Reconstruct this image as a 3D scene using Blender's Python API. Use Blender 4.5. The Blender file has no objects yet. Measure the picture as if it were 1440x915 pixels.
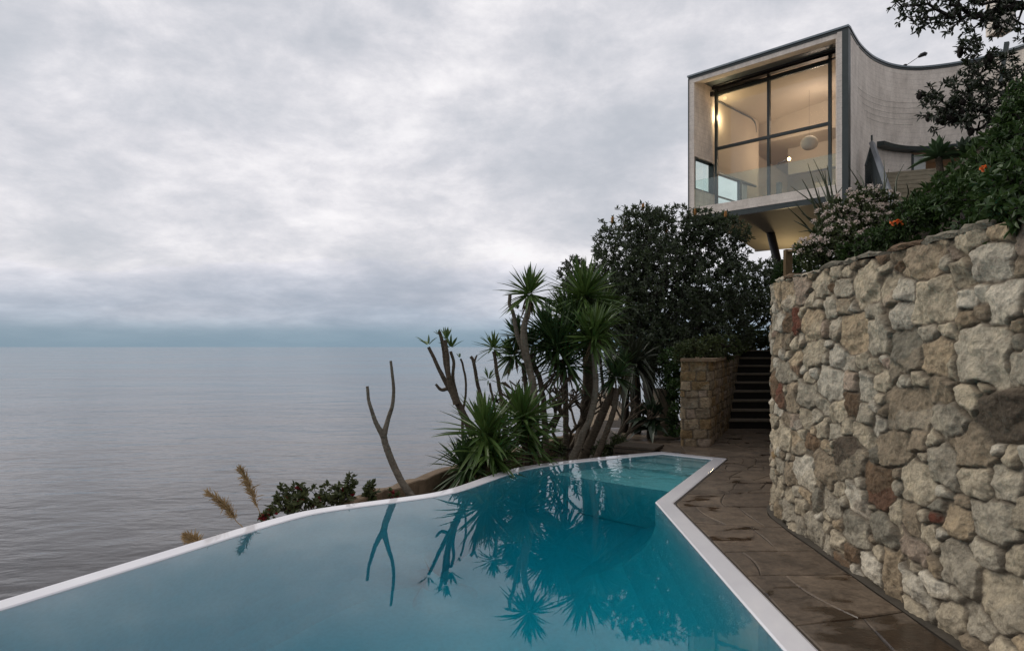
import bpy, math, random
import numpy as np
from mathutils import Vector, Matrix

# ------------------------------------------------------------------ camera, sky, sun, exposure
C = bpy.context.scene
COL = C.collection
CAM_H = 1.6
cam_d = bpy.data.cameras.new('camera'); cam = bpy.data.objects.new('camera', cam_d); COL.objects.link(cam)
cam.location = (0, 0, CAM_H); cam.rotation_euler = (math.radians(90), 0, 0)
cam_d.sensor_width = 36; cam_d.lens = 24; cam_d.shift_y = 30 / 1440
cam_d.clip_start = 0.05; cam_d.clip_end = 200000
C.camera = cam
C.view_settings.view_transform = 'Standard'; C.view_settings.look = 'None'
C.view_settings.exposure = 0.0; C.view_settings.gamma = 1.0
C.view_settings.use_curve_mapping = False
C.cycles.use_denoising = True
C.cycles.max_bounces = 8; C.cycles.transparent_max_bounces = 16
C.cycles.sample_clamp_indirect = 6

SUN_EL, SUN_AZ = math.radians(38), math.radians(-62)      # azimuth from +Y, negative = over the sea on the left
W = bpy.data.worlds.new('World'); C.world = W; W.use_nodes = True
def build_world():
    nt = W.node_tree; N = nt.nodes; N.clear()
    def nd(t, **k):
        n = N.new(t)
        for a, b in k.items(): setattr(n, a, b)
        return n
    def ln(a, b): nt.links.new(a, b)
    def mth(op, a, b=None, c=None):
        n = nd('ShaderNodeMath', operation=op)
        for i, x in enumerate((a, b, c)):
            if x is None: continue
            if isinstance(x, (int, float)): n.inputs[i].default_value = x
            else: ln(x, n.inputs[i])
        return n.outputs[0]
    def mix(f, a, b):
        n = nd('ShaderNodeMix', data_type='RGBA')
        if isinstance(f, (int, float)): n.inputs[0].default_value = f
        else: ln(f, n.inputs[0])
        for i, x in ((6, a), (7, b)):
            if isinstance(x, tuple): n.inputs[i].default_value = (*x, 1)
            else: ln(x, n.inputs[i])
        return n.outputs[2]
    def ramp(v, stops):
        n = nd('ShaderNodeValToRGB'); cr = n.color_ramp
        cr.interpolation = 'B_SPLINE'
        while len(cr.elements) < len(stops): cr.elements.new(0.5)
        for e, (p, c) in zip(cr.elements, stops): e.position = p; e.color = (*c, 1) if isinstance(c, tuple) else (c, c, c, 1)
        ln(v, n.inputs[0]); return n.outputs[0]
    tc = nd('ShaderNodeTexCoord'); sep = nd('ShaderNodeSeparateXYZ'); ln(tc.outputs['Generated'], sep.inputs[0])
    z = mth('MAXIMUM', sep.outputs[2], 0.0)
    cmb = nd('ShaderNodeCombineXYZ'); ln(sep.outputs[0], cmb.inputs[0]); ln(sep.outputs[1], cmb.inputs[1])
    ln(mth('ADD', z, mth('MULTIPLY', mth('LOGARITHM', mth('ADD', z, 0.05), math.e), 0.19)), cmb.inputs[2])
    def noise(scale, detail, rough, loc=(0, 0, 0), sc=(1, 1, 1), dist=0.0):
        mp = nd('ShaderNodeMapping'); mp.inputs[1].default_value = loc; mp.inputs[3].default_value = sc
        ln(cmb.outputs[0], mp.inputs[0])
        n = nd('ShaderNodeTexNoise'); n.inputs['Scale'].default_value = scale; n.inputs['Detail'].default_value = detail
        n.inputs['Roughness'].default_value = rough; n.inputs['Distortion'].default_value = dist
        ln(mp.outputs[0], n.inputs['Vector']); return n.outputs[0]
    big = noise(2.8, 4, 0.5, (3.1, 1.7, 0.4), (1, 1, 1.25), 0.2)
    med = noise(7.5, 10, 0.64, (7.3, 2.2, 0), (1, 1, 1.2), 0.2)
    fin = noise(24.0, 8, 0.62, (2.3, 6.2, 1), (1, 1, 1.3), 0.15)
    v = mth('ADD', mth('ADD', mth('MULTIPLY', big, 0.52), mth('MULTIPLY', med, 0.36)), mth('MULTIPLY', fin, 0.12))
    cloud = ramp(v, [(0.36, (0.53, 0.555, 0.61)), (0.45, (0.645, 0.655, 0.705)), (0.53, (0.80, 0.785, 0.825)), (0.62, (1.06, 1.03, 1.04))])
    # overcast layers by height above the horizon: slate band low down, a pale break above it
    wob = mth('MULTIPLY', mth('SUBTRACT', noise(3.0, 6, 0.6, (1, 9, 0), (1, 1, 1.6)), 0.5), 0.17)
    zz = mth('ADD', z, wob)
    lay = ramp(mth('MULTIPLY', zz, 3.0), [(0.0, (0.60, 0.70, 0.80)), (0.10, (0.58, 0.66, 0.75)), (0.20, (0.70, 0.75, 0.82)), (0.30, (0.86, 0.89, 0.94)),
                                          (0.44, (1.12, 1.09, 1.09)), (0.54, (1.16, 1.12, 1.11)), (0.68, (0.98, 0.98, 1.0)), (1.0, (1.0, 1.01, 1.02))])
    mul = nd('ShaderNodeMix', data_type='RGBA', blend_type='MULTIPLY'); mul.inputs[0].default_value = 1
    ln(cloud, mul.inputs[6]); ln(lay, mul.inputs[7])
    clouds = mul.outputs[2]
    # clear slate strip right at the horizon
    hz = ramp(mth('MULTIPLY', z, 10.0), [(0.0, 1.0), (0.20, 0.95), (0.33, 0.25), (0.45, 0.0)])
    clouds = mix(mth('MULTIPLY', hz, 0.88), clouds, (0.195, 0.305, 0.395))
    sky = nd('ShaderNodeTexSky', sky_type='NISHITA'); sky.sun_disc = False
    sky.sun_elevation = SUN_EL; sky.sun_rotation = SUN_AZ; sky.altitude = 20
    b1 = nd('ShaderNodeBackground'); ln(sky.outputs[0], b1.inputs[0]); b1.inputs[1].default_value = 0.07
    b2 = nd('ShaderNodeBackground'); ln(clouds, b2.inputs[0]); b2.inputs[1].default_value = 1.0
    mx = nd('ShaderNodeMixShader'); mx.inputs[0].default_value = 0.94
    ln(b1.outputs[0], mx.inputs[1]); ln(b2.outputs[0], mx.inputs[2])
    out = nd('ShaderNodeOutputWorld'); ln(mx.outputs[0], out.inputs[0])
build_world()
sun_d = bpy.data.lights.new('sun', 'SUN'); sun_d.energy = 1.3; sun_d.angle = math.radians(35); sun_d.color = (1.0, 0.93, 0.82)
sun = bpy.data.objects.new('sun', sun_d); COL.objects.link(sun)
sdir = Vector((math.sin(SUN_AZ) * math.cos(SUN_EL), math.cos(SUN_AZ) * math.cos(SUN_EL), math.sin(SUN_EL)))
sun.rotation_euler = sdir.to_track_quat('Z', 'Y').to_euler()

# ------------------------------------------------------------------ helpers
RS = np.random.RandomState
F_PX = 960.0
def P(px, py, Y):            # a direction seen in the photograph, taken to the distance Y at which the thing stands
    return np.array([(px - 720) / F_PX * Y, Y, CAM_H + (487.5 - py) / F_PX * Y])
def nrm(v):
    v = np.asarray(v, float); return v / np.maximum(np.linalg.norm(v, axis=-1, keepdims=True), 1e-9)

class MB:
    def __init__(s): s.v = []; s.f = []; s.n = 0
    def add(s, V, F):
        V = np.asarray(V, float).reshape(-1, 3)
        if isinstance(F, np.ndarray): s.f.append(F.astype(np.int64) + s.n)
        else:
            by = {}
            for q in F: by.setdefault(len(q), []).append(q)
            for k, qs in by.items(): s.f.append(np.array(qs, np.int64) + s.n)
        s.v.append(V); s.n += len(V); return s
    def box(s, a, b, M=None):
        x0, y0, z0 = a; x1, y1, z1 = b
        V = np.array([(x0,y0,z0),(x1,y0,z0),(x1,y1,z0),(x0,y1,z0),(x0,y0,z1),(x1,y0,z1),(x1,y1,z1),(x0,y1,z1)], float)
        if M is not None: V = M(V)
        return s.add(V, [(0,3,2,1),(4,5,6,7),(0,1,5,4),(1,2,6,5),(2,3,7,6),(3,0,4,7)])
    def tube(s, pts, r, n=8, cap=True):
        pts = np.asarray(pts, float); m = len(pts)
        r = np.full(m, r, float) if np.isscalar(r) else np.asarray(r, float)
        T = nrm(np.gradient(pts, axis=0)) if m > 2 else nrm(np.tile(pts[1] - pts[0], (2, 1)))
        u = np.cross(T[0], (0, 0, 1.0)) if abs(T[0][2]) < 0.9 else np.cross(T[0], (1.0, 0, 0))
        u = nrm(u); ang = np.arange(n) * 2 * math.pi / n; V = []
        for i in range(m):
            u = nrm(u - T[i] * np.dot(u, T[i])); w = np.cross(T[i], u)
            V.append(pts[i] + r[i] * (np.cos(ang)[:, None] * u + np.sin(ang)[:, None] * w))
        V = np.concatenate(V); F = []
        for i in range(m - 1):
            for k in range(n):
                k2 = (k + 1) % n; F.append((i*n+k, i*n+k2, (i+1)*n+k2, (i+1)*n+k))
        s.add(V, np.array(F))
        if cap:
            s.add(V[:n], [tuple(range(n))[::-1]]); s.add(V[-n:], [tuple(range(n))])
        return s
    def ball(s, c, r, n=8, m=6):
        r = np.ones(3) * r; V = [(0, 0, -1)]; F = []
        for i in range(1, m):
            a = -math.pi/2 + math.pi*i/m
            for k in range(n): V.append((math.cos(a)*math.cos(2*math.pi*k/n), math.cos(a)*math.sin(2*math.pi*k/n), math.sin(a)))
        V.append((0, 0, 1)); V = np.array(V) * r + np.asarray(c); L = len(V) - 1
        for k in range(n):
            k2 = (k+1) % n; F.append((0, 1+k2, 1+k)); F.append((L, L-n+k, L-n+k2))
            for i in range(m-2): F.append((1+i*n+k, 1+i*n+k2, 1+(i+1)*n+k2, 1+(i+1)*n+k))
        return s.add(V, F)
    def prism(s, poly, z0, z1, top=True, bottom=True):
        poly = np.asarray(poly, float)[:, :2]; n = len(poly)
        A = np.c_[poly, np.full(n, z0)]; B = np.c_[poly, np.full(n, z1)]
        F = [(i, (i+1) % n, n+(i+1) % n, n+i) for i in range(n)]
        if top: F.append(tuple(range(n, 2*n)))
        if bottom: F.append(tuple(range(n))[::-1])
        return s.add(np.r_[A, B], F)
    def build(s, name, mat, parent=None, smooth=False, attr=None):
        V = np.concatenate(s.v); me = bpy.data.meshes.new(name)
        me.vertices.add(len(V)); me.vertices.foreach_set('co', V.astype(np.float32).ravel())
        li = np.concatenate([f.ravel() for f in s.f]); lt = np.concatenate([np.full(len(f), f.shape[1]) for f in s.f])
        ls = np.r_[0, np.cumsum(lt)[:-1]]
        me.loops.add(len(li)); me.loops.foreach_set('vertex_index', li.astype(np.int32))
        me.polygons.add(len(lt)); me.polygons.foreach_set('loop_start', ls.astype(np.int32))
        me.update(calc_edges=True); me.validate()
        me.polygons.foreach_set('use_smooth', np.full(len(me.polygons), bool(smooth)))
        if attr is not None:
            a = me.color_attributes.new('tone', 'FLOAT_COLOR', 'POINT'); a.data.foreach_set('color', attr.astype(np.float32).ravel())
        o = bpy.data.objects.new(name, me); COL.objects.link(o)
        if mat is not None: me.materials.append(mat)
        if parent is not None:
            o.parent = parent; o.matrix_parent_inverse = Matrix.Translation(-ORIG.get(parent.name, Vector((0, 0, 0))))
        return o
ORIG = {}
def thing(name, label, cat, loc=(0, 0, 0), group=None):
    o = bpy.data.objects.new(name, None); COL.objects.link(o); o.location = Vector([float(x) for x in loc])
    ORIG[o.name] = Vector([float(x) for x in loc]); o.empty_display_size = 0.2
    o['label'] = label; o['category'] = cat
    if group: o['group'] = group
    return o
def tag(o, label, cat, group=None):
    o['label'] = label; o['category'] = cat
    if group: o['group'] = group
    return o
def struct(o): o['kind'] = 'structure'; return o
def empty_at(parent): return Matrix.Translation(-ORIG[parent.name])

# value noise in numpy
_tab = RS(5).rand(256, 256)
def vnoise(x, y):
    xi = np.floor(x).astype(int); yi = np.floor(y).astype(int); fx = x - xi; fy = y - yi
    fx = fx*fx*fx*(fx*(fx*6-15)+10); fy = fy*fy*fy*(fy*(fy*6-15)+10)
    a = _tab[xi & 255, yi & 255]; b = _tab[(xi+1) & 255, yi & 255]; c = _tab[xi & 255, (yi+1) & 255]; d = _tab[(xi+1) & 255, (yi+1) & 255]
    return (a*(1-fx)+b*fx)*(1-fy) + (c*(1-fx)+d*fx)*fy
def fbm(x, y, o=4, g=0.5):
    t = 0; a = 1; n = 0
    for i in range(o):
        t = t + a*(vnoise(x*2**i + 17.3*i, y*2**i + 9.1*i) - 0.5); n += a; a *= g
    return t / n * 2
def catmull(pts, k=8):
    p = np.asarray(pts, float); p = np.vstack([2*p[0]-p[1], p, 2*p[-1]-p[-2]]); out = []
    for i in range(1, len(p)-2):
        for j in range(k):
            t = j/k; a, b, c, d = p[i-1], p[i], p[i+1], p[i+2]
            out.append(0.5*(2*b+(c-a)*t+(2*a-5*b+4*c-d)*t*t+(3*b-a-3*c+d)*t**3))
    out.append(p[-2]); return np.array(out)
def resample(path, step):
    d = np.r_[0, np.cumsum(np.linalg.norm(np.diff(path, axis=0), axis=1))]; n = max(2, int(d[-1]/step)+1)
    t = np.linspace(0, d[-1], n); return np.stack([np.interp(t, d, path[:, i]) for i in range(path.shape[1])], 1), t

# ------------------------------------------------------------------ materials
def mat(name):
    m = bpy.data.materials.new(name); m.use_nodes = True; nt = m.node_tree; nt.nodes.clear()
    out = nt.nodes.new('ShaderNodeOutputMaterial'); return m, nt, out
class NT:
    def __init__(s, name): s.m, s.nt, s.out = mat(name)
    def n(s, t, **k):
        x = s.nt.nodes.new(t)
        for a, b in k.items(): setattr(x, a, b)
        return x
    def l(s, a, b): s.nt.links.new(a, b)
    def setv(s, sock, v):
        if isinstance(v, (int, float)): sock.default_value = v
        elif isinstance(v, tuple): sock.default_value = (*v, 1) if len(sock.default_value) == 4 and len(v) == 3 else v
        else: s.l(v, sock)
    def coord(s, kind='Object', sc=(1, 1, 1), loc=(0, 0, 0)):
        tc = s.n('ShaderNodeTexCoord'); mp = s.n('ShaderNodeMapping'); mp.inputs[3].default_value = sc; mp.inputs[1].default_value = loc
        s.l(tc.outputs[kind], mp.inputs[0]); return mp.outputs[0]
    def noise(s, vec, scale, detail=6, rough=0.55, dist=0.0):
        x = s.n('ShaderNodeTexNoise'); x.inputs['Scale'].default_value = scale; x.inputs['Detail'].default_value = detail
        x.inputs['Roughness'].default_value = rough; x.inputs['Distortion'].default_value = dist
        s.l(vec, x.inputs['Vector']); return x.outputs[0]
    def ramp(s, v, stops, interp='LINEAR'):
        x = s.n('ShaderNodeValToRGB'); cr = x.color_ramp; cr.interpolation = interp
        while len(cr.elements) < len(stops): cr.elements.new(0.5)
        for e, (p, c) in zip(cr.elements, stops): e.position = p; e.color = (*c, 1) if isinstance(c, tuple) else (c, c, c, 1)
        s.l(v, x.inputs[0]); return x.outputs[0]
    def mix(s, f, a, b, mode='MIX'):
        x = s.n('ShaderNodeMix', data_type='RGBA', blend_type=mode); s.setv(x.inputs[0], f); s.setv(x.inputs[6], a); s.setv(x.inputs[7], b); return x.outputs[2]
    def math(s, op, a, b=None, c=None):
        x = s.n('ShaderNodeMath', operation=op); s.setv(x.inputs[0], a)
        if b is not None: s.setv(x.inputs[1], b)
        if c is not None: s.setv(x.inputs[2], c)
        return x.outputs[0]
    def bump(s, h, strength=0.3, dist=0.02, normal=None):
        x = s.n('ShaderNodeBump'); x.inputs['Strength'].default_value = strength; x.inputs['Distance'].default_value = dist
        s.l(h, x.inputs['Height'])
        if normal is not None: s.l(normal, x.inputs['Normal'])
        return x.outputs[0]
    def pbr(s, color, rough=0.6, metal=0.0, spec=0.5, normal=None, ior=None, **k):
        b = s.n('ShaderNodeBsdfPrincipled'); s.setv(b.inputs['Base Color'], color); s.setv(b.inputs['Roughness'], rough)
        s.setv(b.inputs['Metallic'], metal); s.setv(b.inputs['Specular IOR Level'], spec)
        if ior: b.inputs['IOR'].default_value = ior
        if normal is not None: s.l(normal, b.inputs['Normal'])
        for a, v in k.items(): s.setv(b.inputs[a.replace('_', ' ')], v)
        s.l(b.outputs[0], s.out.inputs[0]); return b

def m_noisy(name, c1, c2, scale=6, rough=0.75, bump=0.3, bscale=40, dist=0.01, sc=(1, 1, 1), metal=0, spec=0.4):
    k = NT(name); v = k.coord(sc=sc); a = k.noise(v, scale, 7, 0.6)
    col = k.ramp(a, [(0.3, c1), (0.7, c2)]); h = k.noise(v, bscale, 6, 0.6)
    k.pbr(col, rough, metal, spec, k.bump(h, bump, dist)); return k.m
def m_leaf(name, c1, c2, back=None, rough=0.42, spec=0.45, trans=0.2):
    k = NT(name); g = k.n('ShaderNodeNewGeometry'); col = k.mix(g.outputs['Random Per Island'], c1, c2)
    if back: col = k.mix(g.outputs['Backfacing'], col, back)
    b = k.pbr(col, rough, 0, spec)
    t = k.n('ShaderNodeBsdfTranslucent'); k.setv(t.inputs[0], col)
    mx = k.n('ShaderNodeMixShader'); mx.inputs[0].default_value = trans
    k.l(b.outputs[0], mx.inputs[1]); k.l(t.outputs[0], mx.inputs[2]); k.l(mx.outputs[0], k.out.inputs[0]); return k.m
def m_glass(name, tint=(0.95, 0.97, 0.96), refl=1.0):
    k = NT(name); f = k.n('ShaderNodeFresnel'); gg = k.n('ShaderNodeNewGeometry'); k.l(k.math('MULTIPLY_ADD', gg.outputs['Backfacing'], 1/1.5-1.5, 1.5), f.inputs[0])
    t = k.n('ShaderNodeBsdfTransparent'); k.setv(t.inputs[0], tint); g = k.n('ShaderNodeBsdfGlossy'); g.inputs['Roughness'].default_value = 0.01
    mx = k.n('ShaderNodeMixShader'); k.l(k.math('MULTIPLY', f.outputs[0], refl), mx.inputs[0]); k.l(t.outputs[0], mx.inputs[1]); k.l(g.outputs[0], mx.inputs[2])
    k.l(mx.outputs[0], k.out.inputs[0]); return k.m
def m_emit(name, c, s):
    k = NT(name); e = k.n('ShaderNodeEmission'); k.setv(e.inputs[0], c); e.inputs[1].default_value = s; k.l(e.outputs[0], k.out.inputs[0]); return k.m

def m_stone(name):
    k = NT(name); v = k.coord(); at = k.n('ShaderNodeAttribute', attribute_name='tone')
    n1 = k.noise(v, 9, 8, 0.65); n2 = k.noise(v, 55, 6, 0.7); n3 = k.noise(v, 1.1, 5, 0.6)
    col = k.mix(1.0, at.outputs['Color'], k.ramp(n1, [(0.28, (0.55, 0.53, 0.5)), (0.5, (1, 1, 1)), (0.72, (1.3, 1.27, 1.2))]), 'MULTIPLY')
    col = k.mix(1.0, col, k.ramp(n2, [(0.3, (0.72, 0.72, 0.72)), (0.6, (1.08, 1.08, 1.08))]), 'MULTIPLY')
    stain = k.ramp(n3, [(0.5, 0.0), (0.68, 0.55)])
    col = k.mix(stain, col, k.mix(0.75, col, (0.085, 0.075, 0.055)))
    sp = k.noise(v, 26, 4, 0.6, 0.5); col = k.mix(k.ramp(sp, [(0.6, 0.0), (0.7, 0.5)]), col, (0.11, 0.10, 0.08))
    vo = k.n('ShaderNodeTexVoronoi'); vo.inputs['Scale'].default_value = 38; k.l(v, vo.inputs['Vector'])
    h = k.math('ADD', k.math('MULTIPLY', k.noise(v, 24, 9, 0.7), 1.0), k.math('MULTIPLY', vo.outputs['Distance'], 0.25))
    k.pbr(col, 0.92, 0, 0.2, k.bump(h, 1.0, 0.026)); return k.m
def m_paving():
    k = NT('sandstone paving'); v = k.coord(); g = k.n('ShaderNodeNewGeometry')
    base = k.ramp(g.outputs['Random Per Island'], [(0.0, (0.092, 0.069, 0.050)), (0.35, (0.125, 0.094, 0.067)), (0.6, (0.108, 0.084, 0.063)), (1.0, (0.15, 0.113, 0.080))])
    n1 = k.noise(v, 2.6, 8, 0.65, 0.4); n2 = k.noise(v, 30, 6, 0.7)
    base = k.mix(1.0, base, k.ramp(n1, [(0.3, (0.6, 0.6, 0.6)), (0.7, (1.3, 1.27, 1.22))]), 'MULTIPLY')
    base = k.mix(1.0, base, k.ramp(n2, [(0.3, (0.62, 0.62, 0.62)), (0.7, (1.25, 1.24, 1.22))]), 'MULTIPLY')
    n4 = k.noise(v, 7, 7, 0.7, 0.8); base = k.mix(1.0, base, k.ramp(n4, [(0.36, (0.62, 0.60, 0.58)), (0.52, (1.05, 1.05, 1.05))]), 'MULTIPLY')
    # wet patches left by swimmers near the pool edge
    vs = k.coord(sc=(1.0, 1.7, 1)); w = k.noise(vs, 2.3, 3, 0.45, 0.35)
    sep = k.n('ShaderNodeSeparateXYZ'); tc = k.n('ShaderNodeTexCoord'); k.l(tc.outputs['Object'], sep.inputs[0])
    near = k.ramp(k.math('MULTIPLY', sep.outputs[1], 0.1), [(0.36, 0.15), (0.47, 0.0), (0.62, -0.16)])
    wet = k.ramp(k.math('ADD', w, near), [(0.60, 0.0), (0.66, 1.0)])
    base = k.mix(wet, base, k.mix(1.0, base, (0.36, 0.30, 0.27), 'MULTIPLY'))
    rough = k.mix(wet, k.ramp(n1, [(0.3, 0.42), (0.7, 0.7)]), (0.16, 0.16, 0.16))
    h = k.math('ADD', k.noise(v, 14, 8, 0.65), k.math('MULTIPLY', n1, 1.2))
    k.pbr(base, rough, 0, 0.4, k.bump(h, 0.35, 0.012)); return k.m
def m_concrete(name, c1=(0.66, 0.595, 0.53), c2=(0.80, 0.73, 0.655)):
    k = NT(name); v = k.coord(); vs = k.coord(sc=(1.2, 1.2, 0.45))
    a = k.noise(v, 1.6, 8, 0.65); st = k.noise(vs, 3.2, 7, 0.65); f = k.noise(v, 22, 6, 0.65)
    col = k.ramp(a, [(0.3, c1), (0.7, c2)])
    col = k.mix(1.0, col, k.ramp(st, [(0.32, (0.82, 0.815, 0.81)), (0.6, (1.05, 1.05, 1.05))]), 'MULTIPLY')
    col = k.mix(1.0, col, k.ramp(f, [(0.3, (0.86, 0.86, 0.86)), (0.6, (1.03, 1.03, 1.03))]), 'MULTIPLY')
    sep = k.n('ShaderNodeSeparateXYZ'); tc = k.n('ShaderNodeTexCoord'); k.l(tc.outputs['Object'], sep.inputs[0])
    bd = k.math('FRACT', k.math('MULTIPLY', sep.outputs[2], 1/0.15)); line = k.ramp(bd, [(0.0, 0.0), (0.06, 1.0), (0.94, 1.0), (1.0, 0.0)])
    col = k.mix(1.0, col, k.ramp(line, [(0.0, (0.80, 0.79, 0.78)), (1.0, (1, 1, 1))]), 'MULTIPLY')
    h = k.math('ADD', k.math('MULTIPLY', f, 0.6), k.math('MULTIPLY', line, 0.5))
    k.pbr(col, 0.85, 0, 0.3, k.bump(h, 0.35, 0.012)); return k.m
def m_bark(name, c1, c2, ring=0.0, rs=40):
    k = NT(name); v = k.coord(); vs = k.coord(sc=(1, 1, 0.25)); vr = k.coord(sc=(0.3, 0.3, 1))
    a = k.noise(vs, 14, 7, 0.65); r = k.noise(vr, rs, 4, 0.6)
    h = k.math('ADD', k.math('MULTIPLY', a, 1-ring), k.math('MULTIPLY', r, ring))
    col = k.ramp(h, [(0.32, c1), (0.66, c2)])
    k.pbr(col, 0.9, 0, 0.2, k.bump(h, 0.8, 0.012)); return k.m
def m_sea():
    k = NT('sea water'); v = k.coord()
    def wn(sc, scale, d, r): 
        return k.noise(k.coord(sc=sc), scale, d, r, 0.3)
    h = k.math('ADD', k.math('MULTIPLY', wn((0.55, 1, 1), 0.42, 4, 0.55), 1.0),
        k.math('ADD', k.math('MULTIPLY', wn((0.5, 1, 1), 0.10, 4, 0.55), 2.6), k.math('MULTIPLY', wn((0.6, 1, 1), 0.022, 3, 0.5), 5.0)))
    patch = k.noise(k.coord(sc=(0.35, 1, 1)), 0.008, 5, 0.6, 0.4)
    rough = k.ramp(patch, [(0.38, 0.05), (0.62, 0.12)])
    k.pbr((0.018, 0.013, 0.012), rough, 0, 0.5, k.bump(h, 0.17, 1.0), ior=1.33); return k.m
def m_water():
    k = NT('pool water'); v = k.coord()
    sep = k.n('ShaderNodeSeparateXYZ'); tc = k.n('ShaderNodeTexCoord'); k.l(tc.outputs['Object'], sep.inputs[0])
    dx = k.math('SUBTRACT', sep.outputs[0], 2.0); dy = k.math('SUBTRACT', sep.outputs[1], 8.6)
    d2 = k.math('ADD', k.math('MULTIPLY', dx, dx), k.math('MULTIPLY', dy, dy))
    amp = k.math('ADD', k.math('MULTIPLY', k.math('EXPONENT', k.math('MULTIPLY', d2, -1.4)), 2.0), 0.02)
    w1 = k.noise(v, 3.2, 2, 0.5, 0.6); w2 = k.noise(v, 0.9, 2, 0.5)
    h = k.math('MULTIPLY', k.math('ADD', w1, w2), amp)
    bp = k.bump(h, 0.5, 0.03)
    g = k.n('ShaderNodeBsdfGlass'); g.inputs['Roughness'].default_value = 0.0; g.inputs['IOR'].default_value = 1.33; k.l(bp, g.inputs['Normal']); k.l(g.outputs[0], k.out.inputs[0])
    ab = k.n('ShaderNodeVolumeAbsorption'); k.setv(ab.inputs[0], (0.02, 0.918, 0.950)); ab.inputs[1].default_value = 0.78
    k.l(ab.outputs[0], k.out.inputs[1]); return k.m

M = {}
M['stone'] = m_stone('rubble sandstone')
M['paving'] = m_paving()
M['mortar'] = m_noisy('mortar bed', (0.035, 0.028, 0.02), (0.06, 0.048, 0.036), 8, 0.95, 0.4, 40)
M['gutter'] = m_noisy('damp concrete gutter', (0.040, 0.034, 0.026), (0.075, 0.063, 0.048), 6, 0.7, 0.4, 30)
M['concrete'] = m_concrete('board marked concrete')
M['concrete_dark'] = m_concrete('weathered render', (0.16, 0.125, 0.085), (0.26, 0.21, 0.15))
M['inside'] = m_noisy('interior plaster', (0.52, 0.45, 0.39), (0.56, 0.49, 0.42), 1.5, 0.7, 0.05, 30)
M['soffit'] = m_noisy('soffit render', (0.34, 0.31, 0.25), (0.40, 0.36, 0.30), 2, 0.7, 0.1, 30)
M['steel'] = m_noisy('dark green steel', (0.016, 0.026, 0.026), (0.028, 0.040, 0.040), 5, 0.42, 0.1, 60, spec=0.5)
M['black'] = m_noisy('black steel', (0.010, 0.010, 0.013), (0.018, 0.018, 0.022), 5, 0.45, 0.1, 60)
M['zinc'] = m_noisy('zinc flashing', (0.13, 0.16, 0.18), (0.20, 0.23, 0.25), 3, 0.4, 0.1, 40, metal=0.5)
M['rail'] = m_noisy('galvanised rail', (0.11, 0.13, 0.15), (0.17, 0.19, 0.22), 4, 0.4, 0.1, 60, metal=0.3)
M['glass'] = m_glass('window glass', (0.93, 0.95, 0.94), 0.75)
M['glass_rail'] = m_glass('balustrade glass', (0.86, 0.93, 0.91), 1.6)
M['paper'] = m_noisy('lantern paper', (0.72, 0.69, 0.62), (0.78, 0.75, 0.68), 5, 0.8, 0.1, 40)
M['bulb'] = m_emit('lamp glow', (1.0, 0.72, 0.34), 14)
M['floor'] = m_noisy('floor boards', (0.16, 0.10, 0.06), (0.22, 0.14, 0.085), 4, 0.4, 0.1, 30)
M['timber'] = m_noisy('weathered timber', (0.045, 0.034, 0.024), (0.085, 0.064, 0.044), 5, 0.8, 0.4, 30, sc=(1, 6, 1))
M['post'] = m_noisy('garden timber', (0.10, 0.065, 0.03), (0.16, 0.105, 0.05), 5, 0.8, 0.4, 30, sc=(4, 4, 1))
M['coping'] = None
k = NT('white pool coping'); v = k.coord(); a = k.noise(v, 1.4, 6, 0.6); k.pbr(k.ramp(a, [(0.3, (0.63, 0.62, 0.65)), (0.7, (0.73, 0.72, 0.74))]), 0.06, 0, 0.5, ior=1.33); M['coping'] = k.m
k = NT('pool plaster'); v = k.coord(); a = k.noise(v, 0.8, 5, 0.6); b = k.noise(v, 24, 5, 0.7)
col = k.mix(1.0, k.ramp(a, [(0.3, (0.33, 0.51, 0.59)), (0.7, (0.38, 0.55, 0.63))]), k.ramp(b, [(0.3, (0.88, 0.88, 0.88)), (0.6, (1, 1, 1))]), 'MULTIPLY')
k.pbr(col, 0.6, 0, 0.2); M['plaster'] = k.m
M['water'] = m_water(); M['sea'] = m_sea()
M['soil'] = m_noisy('soil', (0.022, 0.016, 0.010), (0.045, 0.032, 0.02), 8, 0.95, 0.8, 30, 0.03)
M['rock'] = m_noisy('cliff sandstone', (0.12, 0.09, 0.06), (0.26, 0.2, 0.14), 1.5, 0.9, 0.8, 6, 0.1)
M['edging'] = m_noisy('sandstone edging', (0.13, 0.09, 0.055), (0.21, 0.15, 0.095), 5, 0.9, 0.6, 25, 0.02)
M['bark_y'] = m_bark('yucca bark', (0.032, 0.025, 0.018), (0.115, 0.092, 0.067), 0.65, 60)
M['bark_p'] = m_bark('pale yucca bark', (0.065, 0.056, 0.042), (0.19, 0.165, 0.13), 0.6, 60)
M['bark_d'] = m_bark('dark bark', (0.012, 0.010, 0.008), (0.050, 0.040, 0.030), 0.2, 30)
M['bark_b'] = m_bark('banksia bark', (0.010, 0.009, 0.008), (0.035, 0.030, 0.026), 0.2, 30)
M['yucca'] = m_leaf('yucca blade', (0.050, 0.098, 0.022), (0.105, 0.165, 0.040), None, 0.38, 0.5, 0.15)
M['yucca_d'] = m_leaf('dark yucca blade', (0.028, 0.060, 0.020), (0.056, 0.100, 0.030), None, 0.4, 0.5, 0.1)
M['dead'] = m_leaf('dead yucca blade', (0.09, 0.07, 0.04), (0.16, 0.12, 0.07), None, 0.8, 0.2, 0.1)
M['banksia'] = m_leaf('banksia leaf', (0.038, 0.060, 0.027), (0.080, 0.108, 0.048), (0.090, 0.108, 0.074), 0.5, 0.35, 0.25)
M['banksia_o'] = m_leaf('overhanging banksia leaf', (0.022, 0.034, 0.016), (0.044, 0.060, 0.028), (0.06, 0.07, 0.05), 0.4, 0.5, 0.1)
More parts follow.
